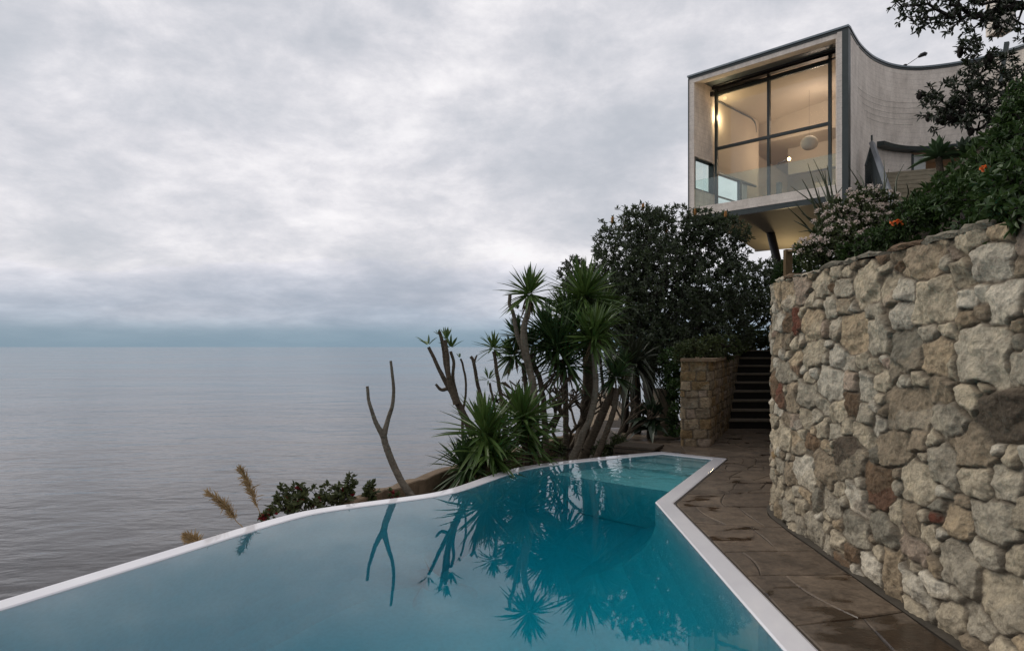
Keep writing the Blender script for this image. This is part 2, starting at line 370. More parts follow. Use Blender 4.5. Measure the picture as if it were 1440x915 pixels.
M['grey_leaf'] = m_leaf('grey green leaf', (0.055, 0.068, 0.045), (0.09, 0.10, 0.07), (0.13, 0.14, 0.11), 0.5, 0.3, 0.15)
M['hedge'] = m_leaf('creeper leaf', (0.022, 0.050, 0.012), (0.055, 0.098, 0.024), None, 0.45, 0.4, 0.2)
M['shrub'] = m_leaf('shrub leaf', (0.040, 0.060, 0.020), (0.075, 0.095, 0.032), None, 0.45, 0.4, 0.2)
M['lime'] = m_leaf('yellow green leaf', (0.05, 0.075, 0.015), (0.10, 0.12, 0.03), None, 0.5, 0.4, 0.25)
M['hibiscus'] = m_leaf('hibiscus leaf', (0.045, 0.058, 0.022), (0.085, 0.10, 0.036), None, 0.42, 0.45, 0.2)
M['agave'] = m_leaf('agave leaf', (0.045, 0.085, 0.040), (0.075, 0.125, 0.055), None, 0.5, 0.4, 0.1)
M['aloe'] = m_leaf('dark aloe leaf', (0.014, 0.028, 0.014), (0.026, 0.045, 0.02), None, 0.4, 0.5, 0.1)
M['reed'] = m_leaf('spear leaf', (0.045, 0.055, 0.030), (0.085, 0.095, 0.055), None, 0.5, 0.4, 0.05)
M['reed_d'] = m_leaf('drooping blade', (0.02, 0.026, 0.014), (0.04, 0.045, 0.025), None, 0.5, 0.4, 0.1)
M['blossom'] = m_leaf('pale pink blossom', (0.60, 0.48, 0.43), (0.76, 0.68, 0.61), None, 0.7, 0.2, 0.2)
M['red'] = m_leaf('red petal', (0.17, 0.012, 0.018), (0.26, 0.02, 0.03), None, 0.55, 0.3, 0.2)
M['orange'] = m_leaf('orange petal', (0.70, 0.13, 0.03), (0.85, 0.22, 0.05), None, 0.55, 0.3, 0.25)
M['cone'] = m_noisy('banksia cone', (0.010, 0.008, 0.007), (0.030, 0.022, 0.018), 30, 0.9, 0.9, 60, 0.02)
M['spike'] = m_noisy('banksia flower spike', (0.24, 0.11, 0.03), (0.36, 0.17, 0.05), 30, 0.9, 0.8, 60, 0.01)
M['plume'] = m_leaf('dry grass plume', (0.32, 0.22, 0.11), (0.48, 0.35, 0.19), None, 0.8, 0.2, 0.3)
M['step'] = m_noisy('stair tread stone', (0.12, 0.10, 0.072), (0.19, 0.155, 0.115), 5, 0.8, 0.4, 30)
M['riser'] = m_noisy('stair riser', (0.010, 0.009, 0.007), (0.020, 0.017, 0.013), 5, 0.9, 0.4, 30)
M['upstep'] = m_noisy('pale stone step', (0.17, 0.15, 0.105), (0.29, 0.25, 0.18), 4, 0.9, 0.5, 25)

# ------------------------------------------------------------------ pool outline (plan)
left = catmull([(-4.87, .9), (-3.9, 2.9), (-3.22, 4.30), (-2.69, 5.39), (-2.40, 6.00), (-2.10, 6.53), (-1.83, 6.80), (-1.42, 7.08), (-1.08, 7.30), (-.84, 7.50),
                (-.63, 7.80), (-.38, 8.28), (-.14, 8.72), (.22, 9.17), (.76, 9.56), (1.62, 10.06), (2.27, 10.39)], 6)
right = np.array([(3.07, 9.75), (1.65, 6.98), (1.61, 3.59), (1.60, .9)])
OUT = np.vstack([left, right])                    # clockwise seen from above
def inset(poly, w):
    n = len(poly); area = 0.5*np.sum(poly[:, 0]*np.roll(poly[:, 1], -1) - np.roll(poly[:, 0], -1)*poly[:, 1]); sg = 1 if area > 0 else -1
    res = []; par = []
    for i in range(n):
        a, b, c = poly[i-1], poly[i], poly[(i+1) % n]; d1 = nrm(b-a); d2 = nrm(c-b)
        n1 = sg*np.array([-d1[1], d1[0]]); n2 = sg*np.array([-d2[1], d2[0]]); cr = sg*(d1[0]*d2[1]-d1[1]*d2[0])
        if cr < -0.3:                              # inward pointing corner: round it
            for t in np.linspace(0, 1, 6): res.append(b + w*nrm(n1*(1-t)+n2*t)); par.append(i)
        else:
            m = nrm(n1+n2); res.append(b + m*w/max(0.35, np.dot(m, n1))); par.append(i)
    return np.array(res), np.array(par)
INN, PAR = inset(OUT, 0.18)
pool = thing('swimming_pool', 'large free-form swimming pool with white coping and turquoise lining beside the paved path', 'swimming pool', (0, 5, -1.5))
mb = MB(); zt = 0.010; n = len(INN)
A = np.c_[OUT[PAR], np.full(n, zt-.006)]; nn_in = inset(OUT, 0.016)[0]; nn_o = inset(OUT, 0.168)[0]
A1 = np.c_[nn_in, np.full(n, zt)]; A2 = np.c_[nn_o, np.full(n, zt)]; B = np.c_[INN, np.full(n, zt-.008)]
for P0, P1 in ((A, A1), (A1, A2), (A2, B), (B, np.c_[INN, np.full(n, -.12)]), (np.c_[OUT[PAR], np.full(n, -2.6)], A)):
    V = np.r_[P0, P1]; mb.add(V, [(i, (i+1) % n, n+(i+1) % n, n+i) for i in range(n)])
mb.build('coping', M['coping'], pool)
mb = MB(); IN2 = inset(OUT, 0.181)[0]; rings = []
cen = IN2.mean(0); DEPTH = -2.3
for o_, z in ((0, -.02), (.0, -.9), (.05, -1.3), (.16, -1.65), (.34, -1.95), (.6, -2.15), (.95, DEPTH)):
    q = inset(OUT, 0.181+min(o_, .0))[0]; q = q + (cen-q)/np.linalg.norm(cen-q, axis=1, keepdims=True)*o_; rings.append(np.c_[q, np.full(n, z)])
for a_, b_ in zip(rings[:-1], rings[1:]): mb.add(np.r_[b_, a_], [(i, (i+1) % n, n+(i+1) % n, n+i) for i in range(n)])
fl_b = MB(); fl_b.add(np.c_[IN2, np.full(n, DEPTH+.02)][::-1], [tuple(range(n))]); fl_b.build('basin_floor', M['plaster'], pool)
mb.build('basin', M['plaster'], pool, smooth=True)
k = NT('pale pool steps'); v = k.coord(); a = k.noise(v, 1.2, 5, 0.6); k.pbr(k.ramp(a, [(0.3, (0.56, 0.62, 0.64)), (0.7, (0.66, 0.71, 0.73))]), 0.6, 0, 0.2); M['pale'] = k.m
# submerged shelf and entry steps, parallel to the far end
ax = np.array([.62, .785]); sd = np.array([.785, -.62])
def clip_half(poly, nx, c, keep_ge=True):
    out = []; n = len(poly); f = poly @ nx - c
    if not keep_ge: f = -f
    for i in range(n):
        a, b = poly[i], poly[(i+1) % n]; fa, fb = f[i], f[(i+1) % n]
        if fa >= 0: out.append(a)
        if fa*fb < 0: out.append(a + (b-a)*fa/(fa-fb))
    return np.array(out)
prev = None
for nm, a0, z in (('shelf', 7.60, -.58), ('step', 8.55, -.42), ('step', 8.93, -.27), ('step', 9.25, -.125)):
    poly = clip_half(IN2, ax, a0); poly = poly[(poly @ sd) > -5.9]
    m_ = MB(); m_.prism(poly, -2.25 if prev is None else prev + .004, z); m_.build(nm, M['pale'], pool); prev = z
mb = MB(); WB = inset(OUT, 0.13)[0][::-1]; nw = len(WB)
mb.add(np.r_[np.c_[WB, np.full(nw, -2.4)], np.c_[WB, np.zeros(nw)]], [(i, (i+1) % nw, nw+(i+1) % nw, nw+i) for i in range(nw)] + [tuple(range(nw, 2*nw)), tuple(range(nw))[::-1]])
struct(mb.build('pool_water', M['water']))

# ------------------------------------------------------------------ sea, cliff, soil
mb = MB(); S = 90000.0; SEA = -22.0
mb.add([(-S, -2000, SEA), (S, -2000, SEA), (S, S, SEA), (-S, S, SEA)], [(0, 1, 2, 3)]); struct(mb.build('sea', M['sea']))
sea_side = np.vstack([[(-6.4, -4.0), (-5.9, -1.0)], left[:38] , [(-1.75, 7.45), (-.70, 9.74), (.25, 11.5), (1.3, 13.4), (2.6, 16.2), (3.6, 21), (4.6, 34)]])
sea_side, _ = resample(sea_side, .35); T = nrm(np.gradient(sea_side, axis=0)); NS = np.c_[-T[:, 1], T[:, 0]]
prof = [(-.08, -.55), (.0, -.6), (.45, -.72), (.7, -1.0), (.8, -2.4), (.9, -6), (1.1, -12), (1.4, -23)]
r = RS(2); V = []
for o_, z in prof:
    j = fbm(np.arange(len(sea_side))*.35, np.full(len(sea_side), z*.9), 3)*min(1.0, abs(z))*.35
    V.append(np.c_[sea_side + NS*(o_ + j)[:, None], np.full(len(sea_side), z) + (fbm(np.arange(len(sea_side))*.5, np.full(len(sea_side), z)) * .15 if z < -.6 else 0)])
m_ = len(sea_side); mb = MB(); mb.add(np.concatenate(V), np.array([(i*m_+k_, i*m_+k_+1, (i+1)*m_+k_+1, (i+1)*m_+k_) for i in range(len(prof)-1) for k_ in range(m_-1)]))
struct(mb.build('cliff', M['rock'], smooth=True))
bed = np.vstack([OUT[40:97], [(3.3, 10.5), (3.3, 15), (3.6, 21), (4.6, 34), (4.4, 34), (3.4, 21), (2.4, 16.2), (1.1, 13.4), (.1, 11.5), (-.80, 9.74), (-1.75, 7.42)]])
mb = MB(); mb.add(np.c_[bed, np.full(len(bed), -.36)], [tuple(range(len(bed)))]); struct(mb.build('soil', M['soil']))

# ------------------------------------------------------------------ stone masonry as real relief
PAL = np.array([(.54, .46, .335), (.47, .415, .32), (.46, .36, .24), (.35, .28, .195), (.20, .135, .085), (.18, .07, .045), (.27, .245, .19), (.62, .56, .45), (.40, .315, .24), (.36, .25, .13), (.12, .095, .07)])
PW = np.array([.29, .24, .10, .12, .05, .018, .02, .12, .04, .012, .012]); PW = PW/PW.sum()
def masonry(path, height, seed, res=0.009, sizes=((.140, .5), (.112, 1.6), (.084, 7), (.060, 12), (.038, 8)), boxy=None, relief=.032, coursed=False, dark=1.0, p_top=2.6):
    path, U = resample(np.asarray(path, float), res); L = U[-1]; nv = int(height/res)+1; Vv = np.linspace(0, height, nv)
    T = nrm(np.gradient(path, axis=0)); k_ = max(1, int((.02 if coursed else .05)/res)); ker = np.ones(k_)/k_
    NRM = np.c_[-T[:, 1], T[:, 0]]; NRM = nrm(np.c_[np.convolve(np.pad(NRM[:, 0], k_, 'edge'), ker, 'same')[k_:-k_], np.convolve(np.pad(NRM[:, 1], k_, 'edge'), ker, 'same')[k_:-k_]])
    r = RS(seed); S_ = []
    if coursed:
        v = 0.0
        while v < height:
            h = r.uniform(.11, .20); u = -r.rand()*.2
            while u < L:
                w = r.uniform(.14, .40); S_.append((u+w/2, v+h/2, w/2, h/2)); u += w
            v += h
    else:
        for sz, dens in sizes:
            tries = int(L*height*dens*14)
            for _ in range(tries):
                u, v = r.rand()*L, r.rand()*height; low = 1 - v/height
                s = sz*r.uniform(.85, 1.2); asp = r.uniform(1.0, 1.4) + .7*low*r.rand() + .1
                if r.rand() < .12: asp = 1/asp
                a, b = s*math.sqrt(asp), s/math.sqrt(asp)
                ok = True; vol = .80
                for (u2, v2, a2, b2) in S_:
                    if (abs(u-u2)/(a+a2))**2.6 + (abs(v-v2)/(b+b2))**2.6 < .80: ok = False; break
                if ok: S_.append((u, v, a, b))
    S_ = np.array(S_); ns = len(S_); rot = r.normal(0, .05 if coursed else .13, ns); ph = np.where(S_[:, 1] < height*.55, r.uniform(7, 16, ns), r.uniform(4.5, 11.0, ns))
    if coursed: ph[:] = 7
    UU, VV = np.meshgrid(U, Vv, indexing='ij'); u = UU.ravel(); v = VV.ravel()
    wa = .012 if not coursed else .014
    uw = u + wa*fbm(u*5, v*5, 2) + .004*fbm(u*26, v*26, 2); vw = v + wa*fbm(u*5+40, v*5+11, 2) + .004*fbm(u*26+7, v*26, 2)
    n = len(u); F1 = np.full(n, 1e9); F2 = np.full(n, 1e9); I1 = np.zeros(n, int); I2 = np.zeros(n, int)
    order = np.argsort(S_[:, 0])
    for i in order:
        a, b = S_[i, 2], S_[i, 3]; R_ = 3.0*max(a, b) + .1
        i0 = np.searchsorted(U, S_[i, 0]-R_) ; i1 = np.searchsorted(U, S_[i, 0]+R_); sl = slice(i0*nv, i1*nv)
        dx = uw[sl]-S_[i, 0]; dy = vw[sl]-S_[i, 1]; c, s = math.cos(rot[i]), math.sin(rot[i])
        X = np.abs(dx*c+dy*s)/a; Yy = np.abs(-dx*s+dy*c)/b
        d = ((X**ph[i]+Yy**ph[i])**(1/ph[i])-1)*math.sqrt(a*b)
        f1 = F1[sl]; f2 = F2[sl]; i1_ = I1[sl]; i2_ = I2[sl]
        m1 = d < f1; m2 = (~m1) & (d < f2)
        f2[m1] = f1[m1]; i2_[m1] = i1_[m1]; f1[m1] = d[m1]; i1_[m1] = i; f2[m2] = d[m2]; i2_[m2] = i
    e = np.minimum((F2-F1)*.5, np.maximum(0, .046-F1))
    gap = .004
    k1 = np.clip((e-gap)/.008, 0, 1); prof_ = np.sqrt(1-(1-k1)**2)
    k2 = np.clip(e/.075, 0, 1)
    hr = r.uniform(.7, 1.15, ns); tx = r.normal(0, .09, ns); ty = r.normal(0, .11, ns)
    if coursed: hr = r.uniform(.6, .9, ns); tx *= .4; ty *= .4
    du = u-S_[I1, 0]; dv = v-S_[I1, 1]; off = I1*3.7
    facet = np.abs(fbm(u*5+off, v*5+off*1.3, 3))*.034 + (.5-np.abs(fbm(u*9+off, v*9, 3, .55)))*.018 + fbm(u*22+off, v*22, 3, .6)*.009 + fbm(u*60, v*60, 2, .6)*.005
    facet += np.maximum(0, fbm(u*3.1+off*2, v*4.3+off, 2)-.12)*-.05
    if coursed: facet *= .6
    top = relief*hr[I1]*(.85+.15*k2) + np.clip(tx[I1]*du+ty[I1]*dv, -.025, .025)
    rm = np.sqrt(S_[:, 2]*S_[:, 3])
    for q in range(5):                       # split faces: each stone is cut by a few slanting planes
        an = r.rand(ns)*6.283; sl_ = r.uniform(.25, .9, ns)*(.35 if coursed else 1); of = rm*r.uniform(.35, .95, ns)
        plane = relief*hr[I1] + sl_[I1]*(of[I1]-(du*np.cos(an)[I1]+dv*np.sin(an)[I1])*1.0)
        top = np.minimum(top, np.maximum(plane, relief*.25))
    h = prof_*(top + facet) + (1-prof_)*(.002+fbm(u*25, v*25, 3)*.007+fbm(u*3, v*3, 2)*.006)
    pc = PAL[r.choice(len(PAL), ns, p=PW) if not coursed else r.choice([2, 3, 9, 8], ns)]*r.uniform(.85, 1.15, (ns, 1))*dark
    pc *= .90; pc2 = PAL[r.choice(len(PAL), ns, p=PW)]*dark*.9; two = (r.rand(ns) < .22)
    band = (dv + .4*du + .05*fbm(u*8+off, v*8, 2) < -.02)
    col = pc[I1]; sel = two[I1] & band; col[sel] = .5*col[sel] + .5*pc2[I1][sel]
    mort = np.array([.175, .145, .108])*dark; kk = np.clip((e-gap*.6)/.012, 0, 1)[:, None]
    col = col*kk + mort*(1-kk)
    Pp = np.repeat(path, nv, 0) + np.repeat(NRM, nv, 0)*h[:, None]
    V = np.c_[Pp, v]; nu = len(U); ii, jj = np.meshgrid(np.arange(nu-1), np.arange(nv-1), indexing='ij'); b = (ii*nv+jj).ravel()
    Fq = np.c_[b, b+1, b+nv+1, b+nv][:, ::-1]
    return V, Fq, np.c_[col, np.ones(n)], path, NRM
def core(path, NRM, th, z0, z1, mbx, back=.04):
    p2 = path[::12]; N2 = NRM[::12]; 
    A = p2-N2*back; B = p2-N2*th; poly = np.vstack([A, B[::-1]]); 
    n = len(A)
    for i in range(n-1):
        q = np.array([A[i], A[i+1], B[i+1], B[i]])
        mbx.add(np.r_[np.c_[q, np.full(4, z0)], np.c_[q, np.full(4, z1)]], [(4, 5, 6, 7), (0, 1, 5, 4), (2, 3, 7, 6)] + ([(3, 0, 4, 7)] if i == 0 else []) + ([(1, 2, 6, 5)] if i == n-2 else []))

WALL_H = 2.20
wall_path = catmull([(2.42, 1.2), (2.42, 2.4), (2.43, 3.8), (2.46, 5.2), (2.49, 6.25), (2.60, 6.75), (2.86, 7.20), (3.12, 7.75)], 10)
wall = thing('stone_wall', 'tall rubble sandstone retaining wall of mixed pale, brown and red stones beside the pool path', 'stone wall', (2.6, 4, 0))
V, Fq, col, wp, wn = masonry(wall_path, WALL_H, 11)
mb = MB(); mb.add(V, Fq); mb.build('stone_face', M['stone'], wall, smooth=True, attr=col)
mb = MB(); core(wp, wn, .42, -.02, WALL_H-.01, mb)
ext = np.array([(3.12, 7.75), (5.0, 12.7), (6.4, 16.4)]); ext2, _ = resample(ext, .3); te = nrm(np.gradient(ext2, axis=0)); ne = np.c_[-te[:, 1], te[:, 0]]
core(np.repeat(ext2, 12, 0), np.repeat(ne, 12, 0), .42, -.02, 2.19, mb, back=.04)
mb.build('core', M['mortar'], wall)
V, Fq, col, _a, _b = masonry(np.array([(3.12, 7.75), (5.0, 12.7), (6.4, 16.4)]), WALL_H, 12, res=.022); mb = MB(); mb.add(V, Fq); mb.build('far_stone_face', M['stone'], wall, smooth=True, attr=col)
# rough cap stones along the top
r = RS(4); mb = MB(); cols = []; Lw = np.r_[0, np.cumsum(np.linalg.norm(np.diff(wp, axis=0), axis=1))]; u = .05
while u < Lw[-1]-.1:
    w = r.uniform(.16, .42); i0 = np.searchsorted(Lw, u); i1 = min(np.searchsorted(Lw, u+w-.012), len(wp)-1); h = r.uniform(.012, .055)
    ids = np.linspace(i0, i1, 6).astype(int); zj = WALL_H + r.normal(0, .006); secs = []
    pr = [(.035+r.normal(0, .008), -.0), (.045+r.normal(0, .008), h*.6), (.02, h), (-.12, h+r.normal(0, .008)), (-.25, h*.95), (-.27, 0)]
    for q, i in enumerate(ids):
        sh = .55 if q in (0, 5) else 1
        secs.append([(*(wp[i] + wn[i]*(o_*(1 if o_ < 0 else sh) + r.normal(0, .006))), zj + hz_*(.7 if q in (0, 5) else 1) + r.normal(0, .004)) for o_, hz_ in pr])
    np_ = len(pr); VV = np.array(secs).reshape(-1, 3); FF = [(a*np_+b, a*np_+b+1, (a+1)*np_+b+1, (a+1)*np_+b) for a in range(5) for b in range(np_-1)] + [tuple(range(np_))[::-1], tuple(range(5*np_, 6*np_))]
    mb.add(VV, FF); c = PAL[r.choice([1, 3, 6, 6, 4])]*r.uniform(.55, .9); cols.append(np.tile(np.r_[c, 1], (len(VV), 1))); u += w*(1 if r.rand() < .75 else r.uniform(1.1, 1.6))
mb.build('cap_stones', M['stone'], wall, attr=np.concatenate(cols))

pillar = thing('stone_pier', 'squared sandstone block pier and side wall left of the dark garden steps', 'stone wall', (2.95, 11.2, 0))
pp = np.array([(5.22, 15.7), (4.24, 13.4), (3.20, 11.03), (3.17, 11.0), (2.75, 11.0), (2.74, 11.02), (3.16, 12.5)])
V, Fq, col, p_p, p_n = masonry(pp, 1.36, 7, res=.012, coursed=True, relief=.022, dark=.72)
mb = MB(); mb.add(V, Fq); mb.build('stone_face', M['stone'], pillar, smooth=True, attr=col)
mb = MB(); poly = [(5.2, 15.7), (4.23, 13.4), (3.17, 11.03), (2.77, 11.03), (3.18, 12.4), (4.5, 16)]
mb.prism(poly, -.02, 1.35); mb.build('core', M['mortar'], pillar)
mb = MB(); cap = [(5.25, 15.7), (4.28, 13.4), (3.25, 10.95), (2.70, 10.95), (3.10, 12.4), (4.4, 16)]
mb.prism(cap, 1.362, 1.41); mb.build('cap_slab', M['edging'], pillar)

# ------------------------------------------------------------------ paving
def xl(y):
    return float(np.interp(y, [0, 3.59, 6.98, 9.75, 9.86, 10.5, 11, 14], [1.62, 1.63, 1.672, 3.10, 3.06, 2.30, 1.9, 1.9]))
def xr(y):
    if y < 7.6: return float(np.interp(y, wall_path[:, 1], wall_path[:, 0])) - .075
    return .375*y + .27
r = RS(21); mb = MB(); y = 1.0; slabs = 0
def add_slab(mb, poly, z, t=.05):
    poly = np.array(poly); c = poly.mean(0); area = 0.5*np.sum(poly[:, 0]*np.roll(poly[:, 1], -1)-np.roll(poly[:, 0], -1)*poly[:, 1])
    if area < 0: poly = poly[::-1]
    d = poly-c; l = np.linalg.norm(d, axis=1, keepdims=True)
    o = poly - d/l*.006; i = poly - d/l*.016; n = len(poly); tz = (r.normal(0, .0012), r.normal(0, .0012))
    def zf(p): return z + (p[:, 0]-c[0])*tz[0]*3 + (p[:, 1]-c[1])*tz[1]*3
    Vs = np.r_[np.c_[o, np.full(n, z-t)], np.c_[o, zf(o)-.006], np.c_[i, zf(i)]]
    F = [(k_, (k_+1) % n, n+(k_+1) % n, n+k_) for k_ in range(n)] + [(n+k_, n+(k_+1) % n, 2*n+(k_+1) % n, 2*n+k_) for k_ in range(n)] + [tuple(range(2*n, 3*n))]
    mb.add(Vs, F)
def rowline(y0, tilt, cur):
    q = np.linspace(0, 1, 13); return q, y0 + tilt*(q-.5) + cur*np.sin(q*math.pi*1.3+cur*90)
la = rowline(y, 0, 0)
while y < 13.4:
    h = r.uniform(.45, .80); y2 = min(y+h, 13.5); lb = rowline(y2, r.normal(0, .12), r.normal(0, .04))
    js = sorted([j for j in ([.5+r.normal(0, .12)] if r.rand() < .65 else [.33+r.normal(0, .07), .68+r.normal(0, .07)])]); 
    if y2 > 9: js = sorted(np.r_[np.arange(.22, .9, .24)+r.normal(0, .04, len(np.arange(.22, .9, .24)))])
    ed = [0]+list(js)+[1]
    sk = [0]+[r.normal(0, .07) for _ in js]+[0]; cv = [0]+[r.normal(0, .045) for _ in js]+[0]
    for a in range(len(ed)-1):
        pts = []
        def at(q, ln): return float(np.interp(q, ln[0], ln[1]))
        q0, q1 = ed[a], ed[a+1]
        bot = np.linspace(q0-sk[a], q1-sk[a+1], 8); top = np.linspace(q0+sk[a], q1+sk[a+1], 8)
        def pt(q, yy): return (xl(yy)*(1-q)+xr(yy)*q, yy)
        for q in bot: pts.append(pt(np.clip(q, 0, 1), at(np.clip(q, 0, 1), la)))
        def side(qb, qt, c, yb, yt):
            return [pt(np.clip(qb+(qt-qb)*t+c*math.sin(t*math.pi), 0, 1), yb+(yt-yb)*t) for t in (.15, .3, .45, .6, .75, .9)]
        pts += side(bot[-1], top[-1], cv[a+1], pts[-1][1], at(np.clip(top[-1], 0, 1), lb))
        for q in top[::-1]: pts.append(pt(np.clip(q, 0, 1), at(np.clip(q, 0, 1), lb)))
        pts += side(bot[0], top[0], cv[a], at(np.clip(bot[0], 0, 1), la), at(np.clip(top[0], 0, 1), lb))[::-1]
        add_slab(mb, pts, .002 + r.normal(0, .001)); slabs += 1
    y = y2; la = lb
struct(mb.build('pavement', M['paving']))
ys = np.r_[np.linspace(.9, 9.75, 60), np.linspace(9.8, 13.6, 20)]
poly = [(xl(t)-.012, t) for t in ys] + [(xr(t)+.3, t) for t in ys[::-1]]
mb = MB(); mb.add(np.c_[np.array(poly), np.full(len(poly), -.006)], [tuple(range(len(poly)))]); struct(mb.build('paving_bed', M['mortar']))
# near deck where the photographer stands
mb = MB(); mb.box((-6, -5, -.25), (8, .9, .004)); struct(mb.build('deck', M['paving']))
ysg = np.linspace(1.0, 7.7, 70); mb = MB()
g0 = np.array([(xr(t)+.008 if t < 7.6 else xr(t)-.2, t) for t in ysg]); 
tw = nrm(np.gradient(wall_path, axis=0)); 
VG = np.r_[np.c_[wall_path + np.c_[-tw[:, 1], tw[:, 0]]*.075, np.full(len(wall_path), .006)], np.c_[wall_path - np.c_[-tw[:, 1], tw[:, 0]]*.02, np.full(len(wall_path), .012)]]
nw_ = len(wall_path); mb.add(VG, [(i, i+1, nw_+i+1, nw_+i) for i in range(nw_-1)]); struct(mb.build('gutter', M['gutter']))

# ------------------------------------------------------------------ garden steps at the back
st = thing('garden_steps', 'dark stone garden steps climbing between the block pier and the rubble wall', 'steps', (4.8, 13.4, 0))
for i in range(9):
    y0 = 13.35+.30*i; xa = 4.19+.128*i; xb = xa+1.3; z1 = .17*(i+1)
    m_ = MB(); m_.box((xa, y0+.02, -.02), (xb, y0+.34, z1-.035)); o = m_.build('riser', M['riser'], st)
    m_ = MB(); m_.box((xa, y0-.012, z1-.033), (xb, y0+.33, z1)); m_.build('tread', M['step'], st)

# soil behind the pier and the upper garden slope
mb = MB(); gx, gy = np.meshgrid(np.linspace(1.6, 4.6, 24), np.linspace(11.5, 18, 36), indexing='ij')
gz = np.clip((gx-1.9-(gy-12)*.12)*1.3, -.5, 1.30) + fbm(gx*2, gy*2)*.06; gz = np.where(gx < 2.95+(gy-11)*.30, np.minimum(gz, -.33), gz)
xlim = np.minimum(gx, 2.75+(gy-11)*.36+.35); 
gz = np.minimum(gz, 1.28)
mb.add(np.stack([np.minimum(gx, np.maximum(1.6, np.interp(gy, [11, 13.4, 15.7, 18], [3.05, 4.08, 5.05, 6.0]))), gy, gz], -1).reshape(-1, 3), np.array([(i*36+j, (i+1)*36+j, (i+1)*36+j+1, i*36+j+1) for i in range(23) for j in range(35)]))
struct(mb.build('bank_soil', M['soil'], smooth=True))
def garden_z(x, y):
    d = x-2.55 if y < 6.75 else (x-.375*y)/1.068
    return 2.10 + .9*max(0, min(d, 5.0)-.35)
mb = MB(); dd = np.r_[np.linspace(.05, 5, 40), 7, 12, 25]; yy = np.r_[np.linspace(-4, 30, 110)]
DD, YY = np.meshgrid(dd, yy, indexing='ij'); XX = np.where(YY < 6.75, 2.55+DD, .375*YY+1.068*DD)
ZZ = 2.10+.9*np.clip(np.minimum(DD, 5.0)-.35, 0, 9) + fbm(XX*1.2, YY*1.2)*.08
nyy = len(yy); mb.add(np.stack([XX, YY, ZZ], -1).reshape(-1, 3), np.array([(i*nyy+j, (i+1)*nyy+j, (i+1)*nyy+j+1, i*nyy+j+1) for i in range(len(dd)-1) for j in range(nyy-1)]))
struct(mb.build('hillside', M['soil'], smooth=True))

# low garden walls
o = MB(); e0 = np.array([(-1.72, 7.45), (-1.2, 8.6), (-.68, 9.74), (.27, 11.5), (1.3, 13.4)]); e0, _ = resample(catmull(e0, 6), .12); te = nrm(np.gradient(e0, axis=0)); ne = np.c_[-te[:, 1], te[:, 0]]
r = RS(8); zt_ = -.09 + fbm(np.arange(len(e0))*.4, np.zeros(len(e0)))*.03; j = r.normal(0, .006, len(e0))
sec = [(-.0, -.5), (-.0, -.012), (.014, .0), (.16, .0), (.18, -.02), (.2, -.6)]
V = []
for o_, dz in sec: V.append(np.c_[e0+ne*(o_+j)[:, None], (zt_+dz) if dz > -.3 else np.full(len(e0), dz-.1)])
ne_ = len(e0); o.add(np.concatenate(V), np.array([(a*ne_+b, a*ne_+b+1, (a+1)*ne_+b+1, (a+1)*ne_+b) for a in range(5) for b in range(ne_-1)])); o.add(np.array([v[0] for v in V]), [tuple(range(6))])
tag(o.build('garden_edging_wall', M['edging']), 'low brown sandstone edging wall on the sea side of the yuccas', 'garden wall')
o = MB(); o.prism([(2.72, 12.6), (3.02, 12.6), (3.05, 13.3), (2.75, 13.3)], -.4, .80); a = P(915, 590, 12.4); 
o.add(np.array([(2.40, 12.5, -.4), (2.95, 12.5, -.4), (2.95, 12.5, .30), (2.62, 12.5, .16), (2.40, 12.9, -.4), (2.95, 12.58, -.4), (2.95, 12.58, .30), (2.62, 12.58, .16)]), [(0, 1, 2, 3), (4, 7, 6, 5), (3, 2, 6, 7), (0, 3, 7, 4), (1, 5, 6, 2), (0, 4, 5, 1)])
tag(o.build('rendered_wall', M['concrete_dark']), 'short weathered tan rendered wall stub behind the dark aloe', 'garden wall')
gr = thing('timber_grating', 'low weathered timber slatted box at the far pool end', 'grating', (1.9, 10.75, 0))
dirv = nrm(np.array([.87, -.49])); dv2 = np.array([.49, .87]); g0 = np.array([1.68, 10.62])
m_ = MB()
for i in range(7):
    q0 = g0+dv2*(.0+i*.075); Q = [q0-dirv*.1, q0+dirv*.55, q0+dirv*.55+dv2*.055, q0-dirv*.1+dv2*.055]; m_.prism(Q, .028, .06)
m_.build('slat', M['timber'], gr)
m_ = MB()
for i in range(5): 
    Q = [g0-dirv*.1-dv2*.03, g0+dirv*.55-dv2*.03, g0+dirv*.55-dv2*.012, g0-dirv*.1-dv2*.012]; m_.prism(Q, -.34+i*.075, -.285+i*.075)
m_.build('front_slat', M['timber'], gr)
m_ = MB(); m_.prism([g0-dirv*.08, g0+dirv*.53, g0+dirv*.53+dv2*.5, g0-dirv*.08+dv2*.5], -.36, .025); m_.build('frame', M['riser'], gr)

# ------------------------------------------------------------------ the concrete house
R0 = np.array([9.115, 18.5]); EV = np.array([-.70, .714]); NV = np.array([.714, .70])
def H(s, d, z): p = R0 + EV*s + NV*d; return np.array([p[0], p[1], z])
def HM(V): V = np.asarray(V); return np.c_[R0 + V[:, :1]*EV + V[:, 1:2]*NV, V[:, 2]]
house = thing('concrete_house', 'concrete house cantilevered above the garden with a big lit window and curved side wall', 'house', (11, 22, 3))
def hb(mb, s0, s1, d0, d1, z0, z1): mb.box((s0, d0, z0), (s1, d1, z1), HM)
ZB, ZF, ZT, ZI = 5.77, 6.05, 10.19, 10.05
WD = 1.2
